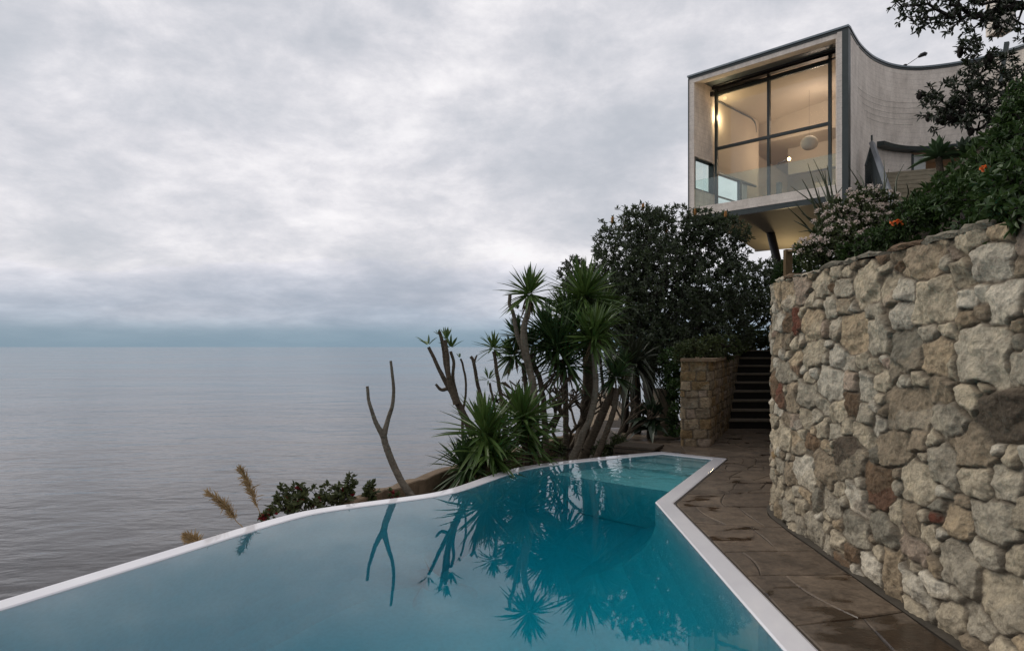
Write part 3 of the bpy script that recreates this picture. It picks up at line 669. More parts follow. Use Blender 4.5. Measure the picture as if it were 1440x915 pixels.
# left wall with the low side opening, right pier, head and front upstand
wl = MB()
hb(wl, 4.70, 4.88, 0, 1.30, ZF-.28, 6.66); hb(wl, 4.70, 4.88, 0, 1.30, 7.70, ZT); hb(wl, 4.70, 4.88, 0, .045, 6.66, 7.70)
hb(wl, .17, .33, 0, 1.30, ZB, ZT)
wl.add(HM([(.33, 0, ZI), (4.70, 0, ZI), (4.70, 0, ZT), (.33, 0, ZT), (.33, 1.35, 10.36), (4.70, 1.35, 10.36), (4.70, 1.35, 10.55), (.33, 1.35, 10.55)]),
       [(0, 1, 2, 3), (4, 7, 6, 5), (0, 4, 5, 1), (3, 2, 6, 7), (0, 3, 7, 4), (1, 5, 6, 2)])
hb(wl, .33, 4.70, 0, 1.30, ZB, ZF)
wl.build('wall', M['concrete'], house)
# curved side wall
cpx = [(1193, 35), (1200, 48), (1210, 63), (1225, 77), (1240, 85), (1255, 90), (1275, 93), (1300, 93), (1340, 88), (1380, 80), (1400, 74.5), (1440, 62), (1480, 45), (1530, 15)]
cp = []
for a, b in cpx: Y = 8.72*960/(487.5-b); cp.append(((a-720)/960*Y, Y))
cv, cu = resample(catmull(cp, 8), .12)
pxs = 720+960*cv[:, 0]/cv[:, 1]; cT = nrm(np.gradient(cv, axis=0)); cN = np.c_[-cT[:, 1], cT[:, 0]]
if np.dot(cN[len(cN)//2], -cv[len(cv)//2]) < 0: cN = -cN      # towards the garden
def sweep(mb, i0, i1, prof, closed=True):
    """prof: (outward offset, z) loop"""
    n = i1-i0+1; m_ = len(prof)
    V = np.concatenate([np.c_[cv[i0:i1+1] + cN[i0:i1+1]*o_, np.full(n, z)] for o_, z in prof])
    F = [(a*n+b, a*n+b+1, ((a+1) % m_)*n+b+1, ((a+1) % m_)*n+b) for a in range(m_ if closed else m_-1) for b in range(n-1)]
    mb.add(V, np.array(F)); mb.add(V, [tuple(a*n for a in range(m_)), tuple(a*n+n-1 for a in range(m_))])
N_ = len(cv)-1; iA = int(np.argmin(np.abs(pxs-1234))); iB = int(np.argmin(np.abs(pxs-1281))); iC = int(np.argmin(np.abs(pxs-1400)))
cw = MB()
sweep(cw, 0, N_, [(0, 7.72), (0, 10.19), (-.28, 10.19), (-.28, 7.72)])
sweep(cw, 0, iA, [(0, 2.5), (0, 7.718), (-.28, 7.718), (-.28, 2.5)]); sweep(cw, iA, iB, [(-.04, 2.5), (-.04, 7.718), (-.28, 7.718), (-.28, 2.5)])
sweep(cw, iC, N_, [(0, 2.5), (0, 7.718), (-.28, 7.718), (-.28, 2.5)])
sweep(cw, iB, iC, [(-.04, 2.5), (-.04, 6.52), (-.28, 6.52), (-.28, 2.5)])
cw.build('side_wall', M['concrete'], house, smooth=False)
ca = MB(); sweep(ca, iA, min(iC+4, N_), [(.0, 7.63), (.20, 7.66), (.22, 7.77), (.0, 7.80)]); ca.build('canopy', M['steel'], house)
gd = MB()
i2 = iB+1
def post(mb, i, w, z0, z1, o0=-.1, o1=-.02):
    c = cv[i]; t = cT[i]; nn_ = cN[i]; mb.prism([c+nn_*o0, c+t*w+nn_*o0, c+t*w+nn_*o1, c+nn_*o1], z0, z1)
post(gd, iB, .07, 6.52, 7.60); 
fr = gd.build('garden_door_frame', M['steel'], house)
g_ = MB(); c0 = cv[iB]+cT[iB]*.07-cN[iB]*.07; c1 = c0+cT[iB]*.42; nn_ = cN[iB]
g_.prism([c0, c1, c1-nn_*.03, c0-nn_*.03], 6.54, 7.58); g_.build('door_panel', m_noisy('pale door panel', (.50, .52, .50), (.56, .58, .56), 3, .3, .05), fr)
iw = MB(); sweep(iw, iB, iC, [(-1.9, 6.4), (-1.9, 7.75), (-1.95, 7.75), (-1.95, 6.4)]); iw.build('entrance_wall', m_noisy('warm hall plaster', (.40, .28, .20), (.46, .33, .24), 2, .7, .05), house)
ic = MB(); sweep(ic, iB, iC, [(-.3, 7.74), (-1.9, 7.74), (-1.9, 7.78), (-.3, 7.78)]); ic.build('entrance_ceiling', M['inside'], house)
ifl = MB(); sweep(ifl, iB, iC, [(-.04, 6.525), (-1.9, 6.525), (-1.9, 6.50), (-.04, 6.50)]); ifl.build('entrance_floor', M['floor'], house)
# metal roof edge: zinc cap over a dark groove, along the front and the curved wall
zc = MB(); hb(zc, -.02, 4.92, -.05, .12, 10.262, 10.315); hb(zc, 4.7, 4.92, .122, 1.4, 10.262, 10.315); sweep(zc, 1, N_, [(.04, 10.262), (.04, 10.315), (-.35, 10.315), (-.35, 10.262)]); zc.build('roof_edge', M['zinc'], house)
dg = MB(); hb(dg, -.0, 4.90, -.02, .12, 10.193, 10.260); sweep(dg, 1, N_, [(.015, 10.193), (.015, 10.260), (-.3, 10.260), (-.3, 10.193)]); hb(dg, 4.883, 4.905, -.02, .05, ZB, 10.19); hb(dg, -.01, .168, -.025, .14, 2.5, 10.19)
dg.build('steel_edge', M['steel'], house)
rf = MB(); poly = [H(4.88, .3, 0)[:2], H(4.88, 10, 0)[:2], (22, 34), (24, 17)] + list(cv[::-4] - cN[::-4]*.1); rf.prism(poly, 10.57, 10.7); 
# roof sits low behind the edge
rf.v = [np.c_[a[:, :2], np.where(a[:, 2] > 10.6, 10.255, 10.20)] for a in rf.v]; rf.build('roof', M['zinc'], house)
# floor slab and underside
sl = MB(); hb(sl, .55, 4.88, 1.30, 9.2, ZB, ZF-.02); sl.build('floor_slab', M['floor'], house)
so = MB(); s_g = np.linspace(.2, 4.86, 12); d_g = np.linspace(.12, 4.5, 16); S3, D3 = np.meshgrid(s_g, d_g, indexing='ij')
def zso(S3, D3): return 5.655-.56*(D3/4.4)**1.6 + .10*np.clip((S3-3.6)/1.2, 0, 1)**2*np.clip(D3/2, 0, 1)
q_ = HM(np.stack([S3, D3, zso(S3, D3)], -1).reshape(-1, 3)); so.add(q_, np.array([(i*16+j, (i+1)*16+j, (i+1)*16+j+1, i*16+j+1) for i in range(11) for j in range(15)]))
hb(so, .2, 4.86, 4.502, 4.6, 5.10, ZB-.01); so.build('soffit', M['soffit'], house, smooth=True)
us_ = MB()
for a_ in range(15):
    d0, d1 = d_g[a_], d_g[a_+1]; us_.add(HM([(4.862, d0, zso(4.86, d0)), (4.862, d1, zso(4.86, d1)), (4.862, d1, ZB+.2), (4.862, d0, ZB+.2)]), [(0, 1, 2, 3)])
us_.build('slab_edge', M['concrete'], house)
sb = MB(); hb(sb, .17, 4.85, .01, .11, ZB-.16, ZB-.004); sb.build('edge_beam', M['steel'], house)
cl = MB(); a = P(1080, 315, 23.0); b = P(1097, 386, 22.3); b = a+(b-a)*1.5
cl.tube([a+np.array([0, 0, .1]), b], .135, 12); cl.build('column', M['black'], house, smooth=True)
# window
wf = MB(); fw = .035
for s_ in (.935, 2.786, 4.58): hb(wf, s_-fw*1.15, s_+fw*1.15, WD-.04, WD+.06, ZF, 10.1)
hb(wf, .56, .63, WD-.02, WD+.05, ZF, 10.1)
hb(wf, .976, 2.744, WD-.035, WD+.05, 8.10, 8.19); hb(wf, 2.828, 4.538, WD-.035, WD+.05, 8.10, 8.19)
hb(wf, .976, 2.744, WD-.03, WD+.05, ZF, ZF+.05); hb(wf, 2.828, 4.538, WD-.03, WD+.05, ZF, ZF+.05)
hb(wf, .976, 2.744, WD-.03, WD+.05, 9.90, 9.975); hb(wf, 2.828, 4.538, WD-.03, WD+.05, 9.90, 9.975)
win = wf.build('window', M['steel'], house)
for s0, s1 in ((.976, 2.744), (2.828, 4.538)):
    for z0, z1 in ((ZF+.052, 8.098), (8.192, 9.898)):
        g = MB(); hb(g, s0+.001, s1-.001, WD, WD+.012, z0, z1); g.build('pane', M['glass'], win)
g = MB(); hb(g, .632, .894, WD, WD+.012, ZF+.01, 9.9); g.build('pane', M['glass'], win)
hd = MB(); hb(hd, .34, 4.69, WD-.10, WD+.10, 10.101, 10.36); hb(hd, .64, 4.53, WD-.05, WD+.04, 9.977, 10.02); hd.tube([H(.5, WD-.14, 10.2), H(4.6, WD-.14, 10.2)], .045, 8); hd.build('blind_housing', M['black'], house)
# side opening glazing
sf = MB(); hb(sf, 4.69, 4.89, .046, 1.29, 7.66, 7.70); hb(sf, 4.69, 4.89, .046, 1.29, 6.661, 6.69); hb(sf, 4.69, 4.89, .046, .09, 6.69, 7.66); hb(sf, 4.69, 4.89, 1.24, 1.29, 6.69, 7.66)
sw = sf.build('side_window', M['steel'], house)
g = MB(); hb(g, 4.79, 4.80, .09, 1.24, 6.69, 7.66); g.build('pane', M['glass_rail'], sw)
gb = MB(); hb(gb, .335, 4.695, .05, .066, ZF+.002, 6.92); gb.build('glass_balustrade', M['glass_rail'], house)
# interior: side wall with window band, curved return, back wall, ceiling
iw = MB(); hb(iw, 4.70, 4.85, 1.302, 4.3, 7.42, 10.5); hb(iw, 4.70, 4.85, 1.302, 4.3, ZF, 6.15); hb(iw, 4.70, 4.85, 3.6, 4.3, 6.15, 7.42)
prev = None; a_ = np.linspace(0, 1.45, 10)
for i in range(9):
    for t in (0,):
        s0, d0 = 4.70+.9*(1-math.cos(a_[i])), 4.3+.9*math.sin(a_[i]); s1, d1 = 4.70+.9*(1-math.cos(a_[i+1])), 4.3+.9*math.sin(a_[i+1])
        if i in (2, 3, 5, 6): zz = [(ZF, 6.15), (7.42, 10.5)]
        else: zz = [(ZF, 10.5)]
        for z0, z1 in zz:
            q = np.array([H(s0, d0, 0)[:2], H(s1, d1, 0)[:2], H(s1+.1, d1, 0)[:2], H(s0+.1, d0, 0)[:2]]); iw.prism(q, z0, z1)
hb(iw, .62, 5.7, 9.0, 9.1, ZF, 10.2); hb(iw, .55, .62, 1.28, 9.1, ZF, 10.2); hb(iw, 5.6, 5.7, 5.1, 9.0, ZF, 10.2)
iw.build('interior_wall', M['inside'], house)
ce = MB()
# vaulted ceiling: rises to the middle, with a lower bulkhead at the back
ss = np.linspace(.58, 5.65, 30); dd_ = np.linspace(1.31, 9.0, 24); S2, D2 = np.meshgrid(ss, dd_, indexing='ij')
Zc = 9.86 + .30*np.clip((4.7-S2)/2.2, 0, 1)**.8
Zc = np.where(D2 > 5.0, np.minimum(Zc, 9.3-.12*(D2-5)), Zc)
ce.add(HM(np.stack([S2, D2, Zc], -1).reshape(-1, 3)), np.array([(i*24+j, i*24+j+1, (i+1)*24+j+1, (i+1)*24+j) for i in range(29) for j in range(23)])); ce.build('ceiling', M['inside'], house)
bk = MB(); hb(bk, .62, 4.4, 6.3, 6.6, 8.15, 9.2); hb(bk, 1.8, 3.1, 5.6, 5.9, ZF, 7.5); bk.build('bulkhead', M['inside'], house)
for nm, q in (('interior_post', (4.62, 4.72, 2.9, 3.05, 6.15, 7.40)), ('interior_rail', (4.66, 4.699, 1.32, 4.25, 7.40, 7.46)), ('interior_rail', (4.66, 4.72, 1.32, 2.89, 6.62, 6.66)), ('bench', (.9, 2.4, 2.0, 2.03, ZF+.25, ZF+.31)), ('interior_post', (3.9, 4.05, 4.5, 4.65, ZF, 7.5))):
    dk = MB(); hb(dk, *q); dk.build(nm, M['rail'], house)
cn = MB(); cn.tube([H(4.68, d_, 9.82) for d_ in np.linspace(1.35, 3.9, 8)] + [H(4.69, 4.15, 9.76), H(4.70, 4.27, 9.62), H(4.71, 4.31, 9.4)], .025, 6); cn.build('cornice', M['rail'], house)
# wall wires on the curved wall
wr = MB()
for k_ in range(5):
    zz = 8.95-.17*k_; ids = range(9+k_*2, 62-k_*6, 4); wr.tube([np.r_[cv[i]+cN[i]*.03, zz+.008*(i-9)] for i in ids], .0032, 4)
wr.build('wall_wire', M['gutter'], house)
# roof floodlight on an arm
fl = MB(); b0 = P(1273, 91, 21.2); b0[2] = 10.31; b1 = P(1293, 79.5, 21.0); fl.tube([b0, b1], .009, 6); fl.ball(b0+np.array([0, 0, .03]), (.06, .06, .03)); o = fl.build('lamp_arm', M['black'], house)
fh = MB(); dv = nrm(b1-b0); fh.tube([b1-dv*.04, b1+dv*.05, b1+dv*.1+np.array([.05, -.02, .0]), b1+dv*.1+np.array([.09, -.05, -.03])], [.03, .06, .065, .05], 10); fh.build('lamp_head', M['black'], o)
# wall lamp, lantern and the warm lights of the room
lp = H(3.62, 4.6, 8.28); wm = MB(); wm.ball(lp, .06, 10, 8); wm.build('lamp_bulb', M['bulb'], house)
wm = MB(); wm.tube([lp+np.array([-.38, .1, -.16]), lp+np.array([-.12, .02, -.04])], .03, 8); wm.build('lamp_bracket', M['black'], house)
def point(name, p, e, c=(1.0, .70, .38), rad=.08):
    l = bpy.data.lights.new(name, 'POINT'); l.energy = e; l.color = c; l.shadow_soft_size = rad
    o = bpy.data.objects.new(name, l); COL.objects.link(o); o.location = Vector([float(x) for x in p]); return o
point('wall_lamp_light', lp+np.array([-.1, -.25, .1]), 36, (1, .74, .5))
up = MB(); hb(up, 4.63, 4.695, 1.33, 1.43, 9.05, 9.15); up.build('uplight', M['black'], house)
point('uplight_light', H(4.52, 1.46, 9.25), 30, (1, .76, .44), .09)
point('ceiling_light', H(2.4, 7.8, 8.9), 60, (1, .72, .46), .2)
point('room_light', H(2.2, 3.6, 9.2), 48, (1, .76, .57), .3)
point('reveal_light', H(4.40, .98, 9.84), 1.0, (1, .62, .30), .06)
rl = MB(); hb(rl, 4.58, 4.69, 1.0, 1.09, 9.86, 10.0); rl.build('reveal_lamp', M['black'], house)
point('terrace_light', H(3.3, 3.75, 4.15), 42, (1, .76, .42), .1)
tl = MB(); tl.tube([H(3.3, 3.75, 1.5), H(3.3, 3.75, 4.0)], .04, 8); tag(tl.build('terrace_uplight', M['black'], None), 'slim black terrace lamp under the lit house soffit', 'lamp')
point('hall_light', np.r_[cv[iB+8]-cN[iB+8]*.9, 7.5], 2.0, (1, .8, .6), .1)
ln_c = H(2.344, 3.2, 8.28); ln = thing('paper_lantern', 'round white ribbed paper lantern hanging inside the big window', 'lantern', ln_c)
l_ = MB(); zz = np.linspace(-.21, .21, 17); pts = [ln_c+np.array([0, 0, z]) for z in zz]; l_.tube(pts, [math.sqrt(max(0, 1-(z/.235)**2))*.27*(1+.03*(-1)**i) for i, z in enumerate(zz)], 20); l_.build('shade', M['paper'], ln, smooth=True)
l_ = MB(); l_.tube([ln_c+np.array([0, 0, .2]), ln_c+np.array([0, 0, 1.75])], .003, 4); l_.build('cord', M['black'], ln)
# upper pavilion glimpsed top right
pv = thing('roof_pavilion', 'upper concrete wing with slim dark steel posts behind the overhanging branches', 'building', (13.5, 18.6, 8))
Y = 18.6
def pbox(mb, x0, x1, y_, dep, z0, z1): mb.box((x0, y_, z0), (x1, y_+dep, z1))
m_ = MB(); x = lambda px: (px-720)/960*Y
pbox(m_, x(1404), x(1428), Y, .5, 10.25, 13); m_.build('wall', M['concrete'], pv)
m_ = MB(); pbox(m_, x(1429), x(1437.5), Y-.6, .16, 5.5, 13); m_.build('post', M['steel'], pv)
m_ = MB(); a = P(1407, 118, Y-.6); b = P(1416, 60, Y-.6); m_.tube([a, b], [.06, .075], 4); m_.build('brace', M['steel'], pv)
m_ = MB(); pbox(m_, x(1440), x(1475), Y-.5, .2, 9.0, 13); m_.build('pane', M['glass'], pv)
# stone steps up to the house and their guard rail
us = thing('house_steps', 'pale weathered stone steps rising to the house entrance beside the steel guard', 'steps', (10.8, 19, 5)); dvs = nrm(np.array([-.39, -.92])); sds = np.array([dvs[1]*-1, dvs[0]])
sds = np.array([.92, -.39])
for k_ in range(15):
    c = np.array([10.42, 19.6]) + dvs*(.30*k_); z = 6.50-.17*k_; m_ = MB(); q = [c-dvs*.05, c+dvs*.31, c+dvs*.31+sds*1.7, c-dvs*.05+sds*1.7]; m_.prism(q, z-.6, z-.052); m_.build('riser', M['upstep'], us); q = [c-dvs*.05, c+dvs*.318, c+dvs*.318+sds*1.705, c-dvs*.05+sds*1.705]; m_ = MB(); m_.prism(q, z-.05, z); m_.build('tread', M['upstep'], us)
gu = thing('stair_guard', 'sloping grey steel stair guard with close bars below the curved canopy', 'guard rail', (10.3, 19.3, 6))
A = P(1226, 201, 19.5); B = P(1264, 309, 15.0)
m_ = MB(); m_.tube([A, B], .075, 4); m_.build('handrail', M['rail'], gu)
m_ = MB(); n_ = 44
for k_ in range(n_+1):
    p = A+(B-A)*(k_/n_); m_.tube([p, p-np.array([0, 0, 1.0])], .011, 4)
m_.tube([A-np.array([0, 0, .95]), B-np.array([0, 0, .95])], .03, 4); m_.build('bars', M['steel'], gu)
A2 = P(1217, 233, 19.3); m_ = MB(); m_.tube([A, A2], .03, 4)
m_.tube([A, A+np.array([0, 0, .22])], .03, 4)
for k_ in range(7):
    p = A+(A2-A)*(k_/6); m_.tube([p, np.array([p[0], p[1], 5.9])], .015, 4)
m_.build('end_panel', M['steel'], gu)
tp = thing('timber_post', 'short timber garden post with rail beside the dark house column', 'post', P(1109, 385, 13))
m_ = MB(); a = P(1108, 351, 13); m_.box(tuple(a+np.array([-.065, -.06, -1.2])), tuple(a+np.array([.065, .06, .0]))); m_.build('post', M['post'], tp)
m_ = MB(); b = P(1121, 353, 12.6); m_.tube([a+np.array([.0, 0, -.03]), b, b+(b-a)], .04, 4); m_.build('rail', M['post'], tp)

# ------------------------------------------------------------------ plants
def leaf6(p, d, L, Wd, rng, fold=.25, curl=.15):
    """folded pointed leaves; p,d (N,3); L,Wd scalars or (N,)"""
    n = len(p); L = np.broadcast_to(L, n)[:, None]; Wd = np.broadcast_to(Wd, n)[:, None]
    up = nrm(rng.normal(0, 1, (n, 3))*.7+np.array([0, 0, 1.0])); sd_ = nrm(np.cross(d, up)); nm = np.cross(sd_, d)
    b = p; l1 = b+d*L*.35+sd_*Wd*.5+nm*Wd*fold; l2 = b+d*L*.75+sd_*Wd*.36+nm*(Wd*fold-L*curl*.5); t = b+d*L-nm*L*curl
    r1 = b+d*L*.35-sd_*Wd*.5+nm*Wd*fold; r2 = b+d*L*.75-sd_*Wd*.36+nm*(Wd*fold-L*curl*.5)
    V = np.stack([b, l1, l2, t, r2, r1], 1).reshape(-1, 3); i = np.arange(n)[:, None]*6
    return V, np.concatenate([i+np.array([[0, 3, 2, 1]]), i+np.array([[0, 5, 4, 3]])])
def blob_points(blobs, n, rng, shell=.55, flat=1.0):
    """points through a union of balls (c, r), denser near the outside"""
    c = np.array([b[0] for b in blobs]); r_ = np.array([b[1] for b in blobs]); w = r_**2; out = []
    k_ = rng.choice(len(r_), n, p=w/w.sum()); dv = nrm(rng.normal(0, 1, (n, 3))); rad = rng.rand(n)**(1/3); rad = np.where(rng.rand(n) < shell, .82+.24*rng.rand(n), rad)
    lump = 1+.22*fbm(dv[:, 0]*2.2+k_*5, dv[:, 1]*2.2+dv[:, 2]*3, 3)
    p = c[k_]+dv*(rad*lump*r_[k_])[:, None]*np.array([1, 1, flat]); return p, dv
def grow(root_pts, tips, rng, r_tip=.004, r_max=.1, expo=2.3, jit=.12):
    """connect every tip to the nearest node nearer the root; pipe-model radii"""
    nodes = [np.asarray(q, float) for q in root_pts]; par = [-1]+list(range(len(root_pts)-1)); base = nodes[-1]
    acc = [0.0]
    for i in range(1, len(nodes)): acc.append(acc[-1]+np.linalg.norm(nodes[i]-nodes[i-1]))
    arr = np.zeros((len(nodes)+len(tips)*2+2, 3)); arr[:len(nodes)] = nodes; ac = np.zeros(len(arr)); ac[:len(nodes)] = acc; m_ = len(nodes)
    first = max(1, len(root_pts)//2)
    for q in tips[np.argsort(np.linalg.norm(tips-base, axis=1))]:
        d = np.linalg.norm(arr[:m_]-q, axis=1); sc = d + .28*ac[:m_]; sc[:first] += 1.5; j = int(np.argmin(sc)); L = d[j]
        if L < 1e-4: continue
        if L > .10:
            mid = (arr[j]*.5+q*.5)+rng.normal(0, 1, 3)*L*jit+np.array([0, 0, -L*.06]); arr[m_] = mid; ac[m_] = ac[j]+L*.5; par.append(j); j = m_; m_ += 1
        arr[m_] = q; ac[m_] = ac[j]+np.linalg.norm(arr[j]-q); par.append(j); m_ += 1
    cnt = np.zeros(m_); ch = np.zeros(m_, int)
    for i in range(m_-1, 0, -1):
        if ch[i] == 0: cnt[i] = max(cnt[i], 1)
        ch[par[i]] += 1; cnt[par[i]] += cnt[i]
    rad = np.minimum(r_max, r_tip*cnt**(1/expo))
    return arr[:m_], par, rad
def branches(mb, arr, par, rad, min_r=0.0, n=5):
    a = arr[1:]; p = arr[np.array(par[1:])]; ra = rad[1:]; rp = np.minimum(rad[np.array(par[1:])], ra*1.5); ok = ra >= min_r
    a, p, ra, rp = a[ok], p[ok], ra[ok], rp[ok]
    T = nrm(a-p); u = np.cross(T, np.where(np.abs(T[:, 2:3]) < .9, [[0, 0, 1.0]], [[1.0, 0, 0]])); u = nrm(u); w = np.cross(T, u)
    ang = np.arange(n)*2*math.pi/n; c = np.cos(ang)[None, :, None]; s_ = np.sin(ang)[None, :, None]
    A = p[:, None]+rp[:, None, None]*(c*u[:, None]+s_*w[:, None]); B = (a+T*ra[:, None]*.4)[:, None]+ra[:, None, None]*(c*u[:, None]+s_*w[:, None])
    V = np.concatenate([A, B], 1).reshape(-1, 3); i = np.arange(len(a))[:, None, None]*2*n; k_ = np.arange(n); k2 = (k_+1) % n
    F = (i+np.stack([k_, k2, k2+n, k_+n], -1)[None]).reshape(-1, 4); mb.add(V, F)
def whorls(tips, out, n, L, Wd, rng, spread=1.0, up=.25, stem=.05):
    N = len(tips); t = np.repeat(tips, n, 0); o_ = np.repeat(out, n, 0)
    d = nrm(o_*.55+rng.normal(0, spread, (N*n, 3))+np.array([0, 0, up])); p = t+d*.004+o_*(rng.rand(N*n, 1)-.7)*stem
    return leaf6(p, d, L*rng.uniform(.6, 1.15, N*n), Wd*rng.uniform(.7, 1.15, N*n), rng)
def bush(name, label, cat, root, blobs, ntips, nleaf, L, Wd, leaf_m, bark_m, seed, group=None, r_tip=.004, r_max=.1, shell=.55, min_r=0.0, spread=.8, up=.25, flat=1.0, extra=None, parts=('foliage', 'branches'), stem=.06, jit=.12, cut=None):
    rng = RS(seed); t = thing(name, label, cat, root[0], group); tips, out = blob_points(blobs, ntips, rng, shell, flat)
    if cut is not None: ok = cut(tips); tips, out = tips[ok], out[ok]
    arr, par, rad = grow(root, tips, rng, r_tip, r_max, jit=jit)
    mb = MB(); branches(mb, arr, par, rad, min_r); mb.build(parts[1], bark_m, t, smooth=True)
    mb = MB(); mb.add(*whorls(tips, out, nleaf, L, Wd, rng, spread, up, stem)); mb.build(parts[0], leaf_m, t)
    return t, tips, out
def PB(lst): return [(P(a, b, Y), r_*Y/960) for a, b, Y, r_ in lst]

# --- big coastal banksia between the yuccas and the steps
tb, tips, out = bush('banksia_tree', 'big dark rounded coastal banksia tree below the concrete house', 'tree',
    [P(915, 640, 13.6), P(920, 590, 13.8), P(912, 540, 14), P(922, 480, 14.2)],
    PB([(900, 352, 14.6, 60), (868, 372, 14.2, 40), (945, 345, 14.8, 55), (1000, 348, 14.5, 46), (1025, 335, 14.3, 30), (985, 320, 14.6, 26), (905, 315, 14.6, 28), (930, 420, 14, 75), (1000, 410, 14.2, 52), (868, 430, 13.8, 42), (900, 480, 13.5, 48), (985, 470, 13.6, 45), (940, 500, 13.3, 45), (872, 500, 13.4, 30), (950, 450, 14.7, 60), (1010, 455, 14.9, 48), (900, 440, 14.7, 52)]),
    5600, 11, .092, .028, M['banksia'], M['bark_b'], 31, r_tip=.0045, r_max=.13, shell=.62, min_r=.004)
rng = RS(77); hi = np.argsort(tips[:, 2])[-500:]
for i in rng.choice(hi, 9, replace=False):
    mb = MB(); mb.tube([tips[i], tips[i]+np.array([0, 0, .05]), tips[i]+np.array([.005, 0, .13])], [.026, .033, .022], 8); mb.build('flower_spike', M['spike'], tb, smooth=True)
bush('shrub_tree', 'dark leafy shrub tree behind the top of the garden steps', 'tree', [P(1050, 520, 16.5), P(1052, 470, 16.5)],
    PB([(1045, 400, 16.2, 34), (1072, 395, 16.6, 26), (1020, 440, 15.8, 36), (1060, 445, 16, 40), (1085, 420, 16.4, 36), (1080, 378, 16.8, 16), (1035, 378, 16.3, 16)]), 1000, 10, .10, .030, M['banksia'], M['bark_b'], 32, r_max=.08, min_r=.004)
bush('shrub', 'dark small shrub at the foot of the black house column', 'shrub', [P(1112, 440, 14), P(1110, 410, 14)],
    PB([(1112, 385, 14, 20), (1135, 378, 13.8, 20), (1098, 390, 14, 14), (1120, 368, 14, 12)]), 300, 9, .09, .03, M['hedge'], M['bark_b'], 33, r_max=.04, min_r=.003)
bush('shrub_tree', 'pale grey green shrub poking out left of the banksia behind the topmost yucca', 'tree', [P(850, 560, 14.5), P(840, 470, 14.8)],
    PB([(808, 385, 15, 22), (822, 402, 15, 26), (800, 412, 15, 18), (838, 430, 14.6, 34)]), 420, 9, .10, .035, M['grey_leaf'], M['bark_b'], 34, r_max=.05, min_r=.003)
bush('pier_creeper', 'low yellow green creeper spilling over the top of the block pier', 'shrub', [P(985, 505, 11.9), P(990, 495, 12)],
    PB([(975, 492, 11.5, 15), (1000, 489, 12, 17), (1025, 488, 12.8, 16), (962, 498, 11.5, 14)]), 330, 9, .065, .03, M['shrub'], M['bark_b'], 35, r_max=.02, min_r=.002)
bush('shrub', 'yellow green twiggy shrub at the top of the dark garden steps', 'shrub', [P(1062, 503, 16.4), P(1062, 490, 16.4)],
    PB([(1052, 478, 16.2, 17), (1070, 482, 16.3, 18), (1040, 485, 15.5, 12), (1078, 472, 16.5, 12)]), 240, 8, .09, .035, M['lime'], M['bark_b'], 36, r_max=.03, min_r=.002)
bush('ivy', 'dark green ivy hanging down the left side of the block pier', 'creeper', [P(945, 625, 12.2), P(945, 560, 12.3)],
    PB([(950, 530, 12.2, 14), (948, 560, 12.2, 11), (945, 590, 12.2, 11), (948, 612, 12.2, 10), (944, 505, 12.3, 16), (952, 575, 11.6, 10), (950, 545, 11.6, 10), (954, 605, 11.4, 8), (942, 540, 12.2, 10)]), 420, 8, .06, .035, M['hedge'], M['bark_b'], 37, r_max=.02, min_r=.002)
bush('undergrowth', 'low green undergrowth at the foot of the leaning yucca trunks', 'shrub', [P(858, 640, 11), P(858, 630, 11)],
    PB([(856, 632, 11, 14), (870, 620, 11.2, 10), (842, 636, 10.8, 9), (760, 640, 10.8, 12), (785, 632, 10.8, 11)]), 220, 7, .08, .02, M['shrub'], M['bark_b'], 38, r_max=.015, min_r=.002)

# --- yuccas
def rosette(mb, c, axis, L, n, rng, wid=.045, low=-45, droop=.35, high=88):
    axis = nrm(np.asarray(axis, float)); u = nrm(np.cross(axis, (0.3, 1, .1))); w = np.cross(axis, u)
    el = np.radians(low+(high-low)*rng.rand(n)**.85); az = np.arange(n)*2.39996+rng.normal(0, .15, n)
    d = np.cos(el)[:, None]*(np.cos(az)[:, None]*u+np.sin(az)[:, None]*w)+np.sin(el)[:, None]*axis
    Ln = L*rng.uniform(.72, 1.08, n)*(.75+.25*np.cos(el)); T = np.array([0, .2, .45, .72, 1.0]); wp_ = np.array([.55, .9, 1.0, .72, .03])
    dr = droop*rng.uniform(.1, 1.0, n)*np.clip(np.cos(el), .05, 1)
    sd_ = nrm(np.cross(d, np.tile([0, 0, 1.0], (n, 1))+rng.normal(0, .25, (n, 3)))); V = []
    base = c+d*.03
    for t, wq in zip(T, wp_):
        p = base+d*(Ln*t)[:, None]; p = p-np.array([0, 0, 1.0])*(dr*Ln*t**2.2*.55)[:, None]
        nm = nrm(np.cross(sd_, d)); hw = wid*.5*wq*rng.uniform(.85, 1.15, n)[:, None]
        V += [p+sd_*hw+nm*hw*.45, p, p-sd_*hw+nm*hw*.45]
    V = np.stack(V, 1).reshape(-1, 3); i = np.arange(n)[:, None]*15; F = []
    for k_ in range(4):
        for j in range(2): F.append(i+np.array([[k_*3+j, k_*3+j+1, k_*3+j+4, k_*3+j+3]]))
    mb.add(V, np.concatenate(F))
def skirt(mb, c, L, n, rng):
    az = rng.rand(n)*6.283; d = np.c_[np.cos(az)*.35, np.sin(az)*.35, -np.ones(n)]; d = nrm(d); p = c+np.c_[np.cos(az), np.sin(az), np.zeros(n)]*.04-np.array([0, 0, 1.0])*rng.rand(n, 1)*.12
    mb.add(*leaf6(p, d, L*rng.uniform(.4, 1, n), .03, rng, .1, .1))
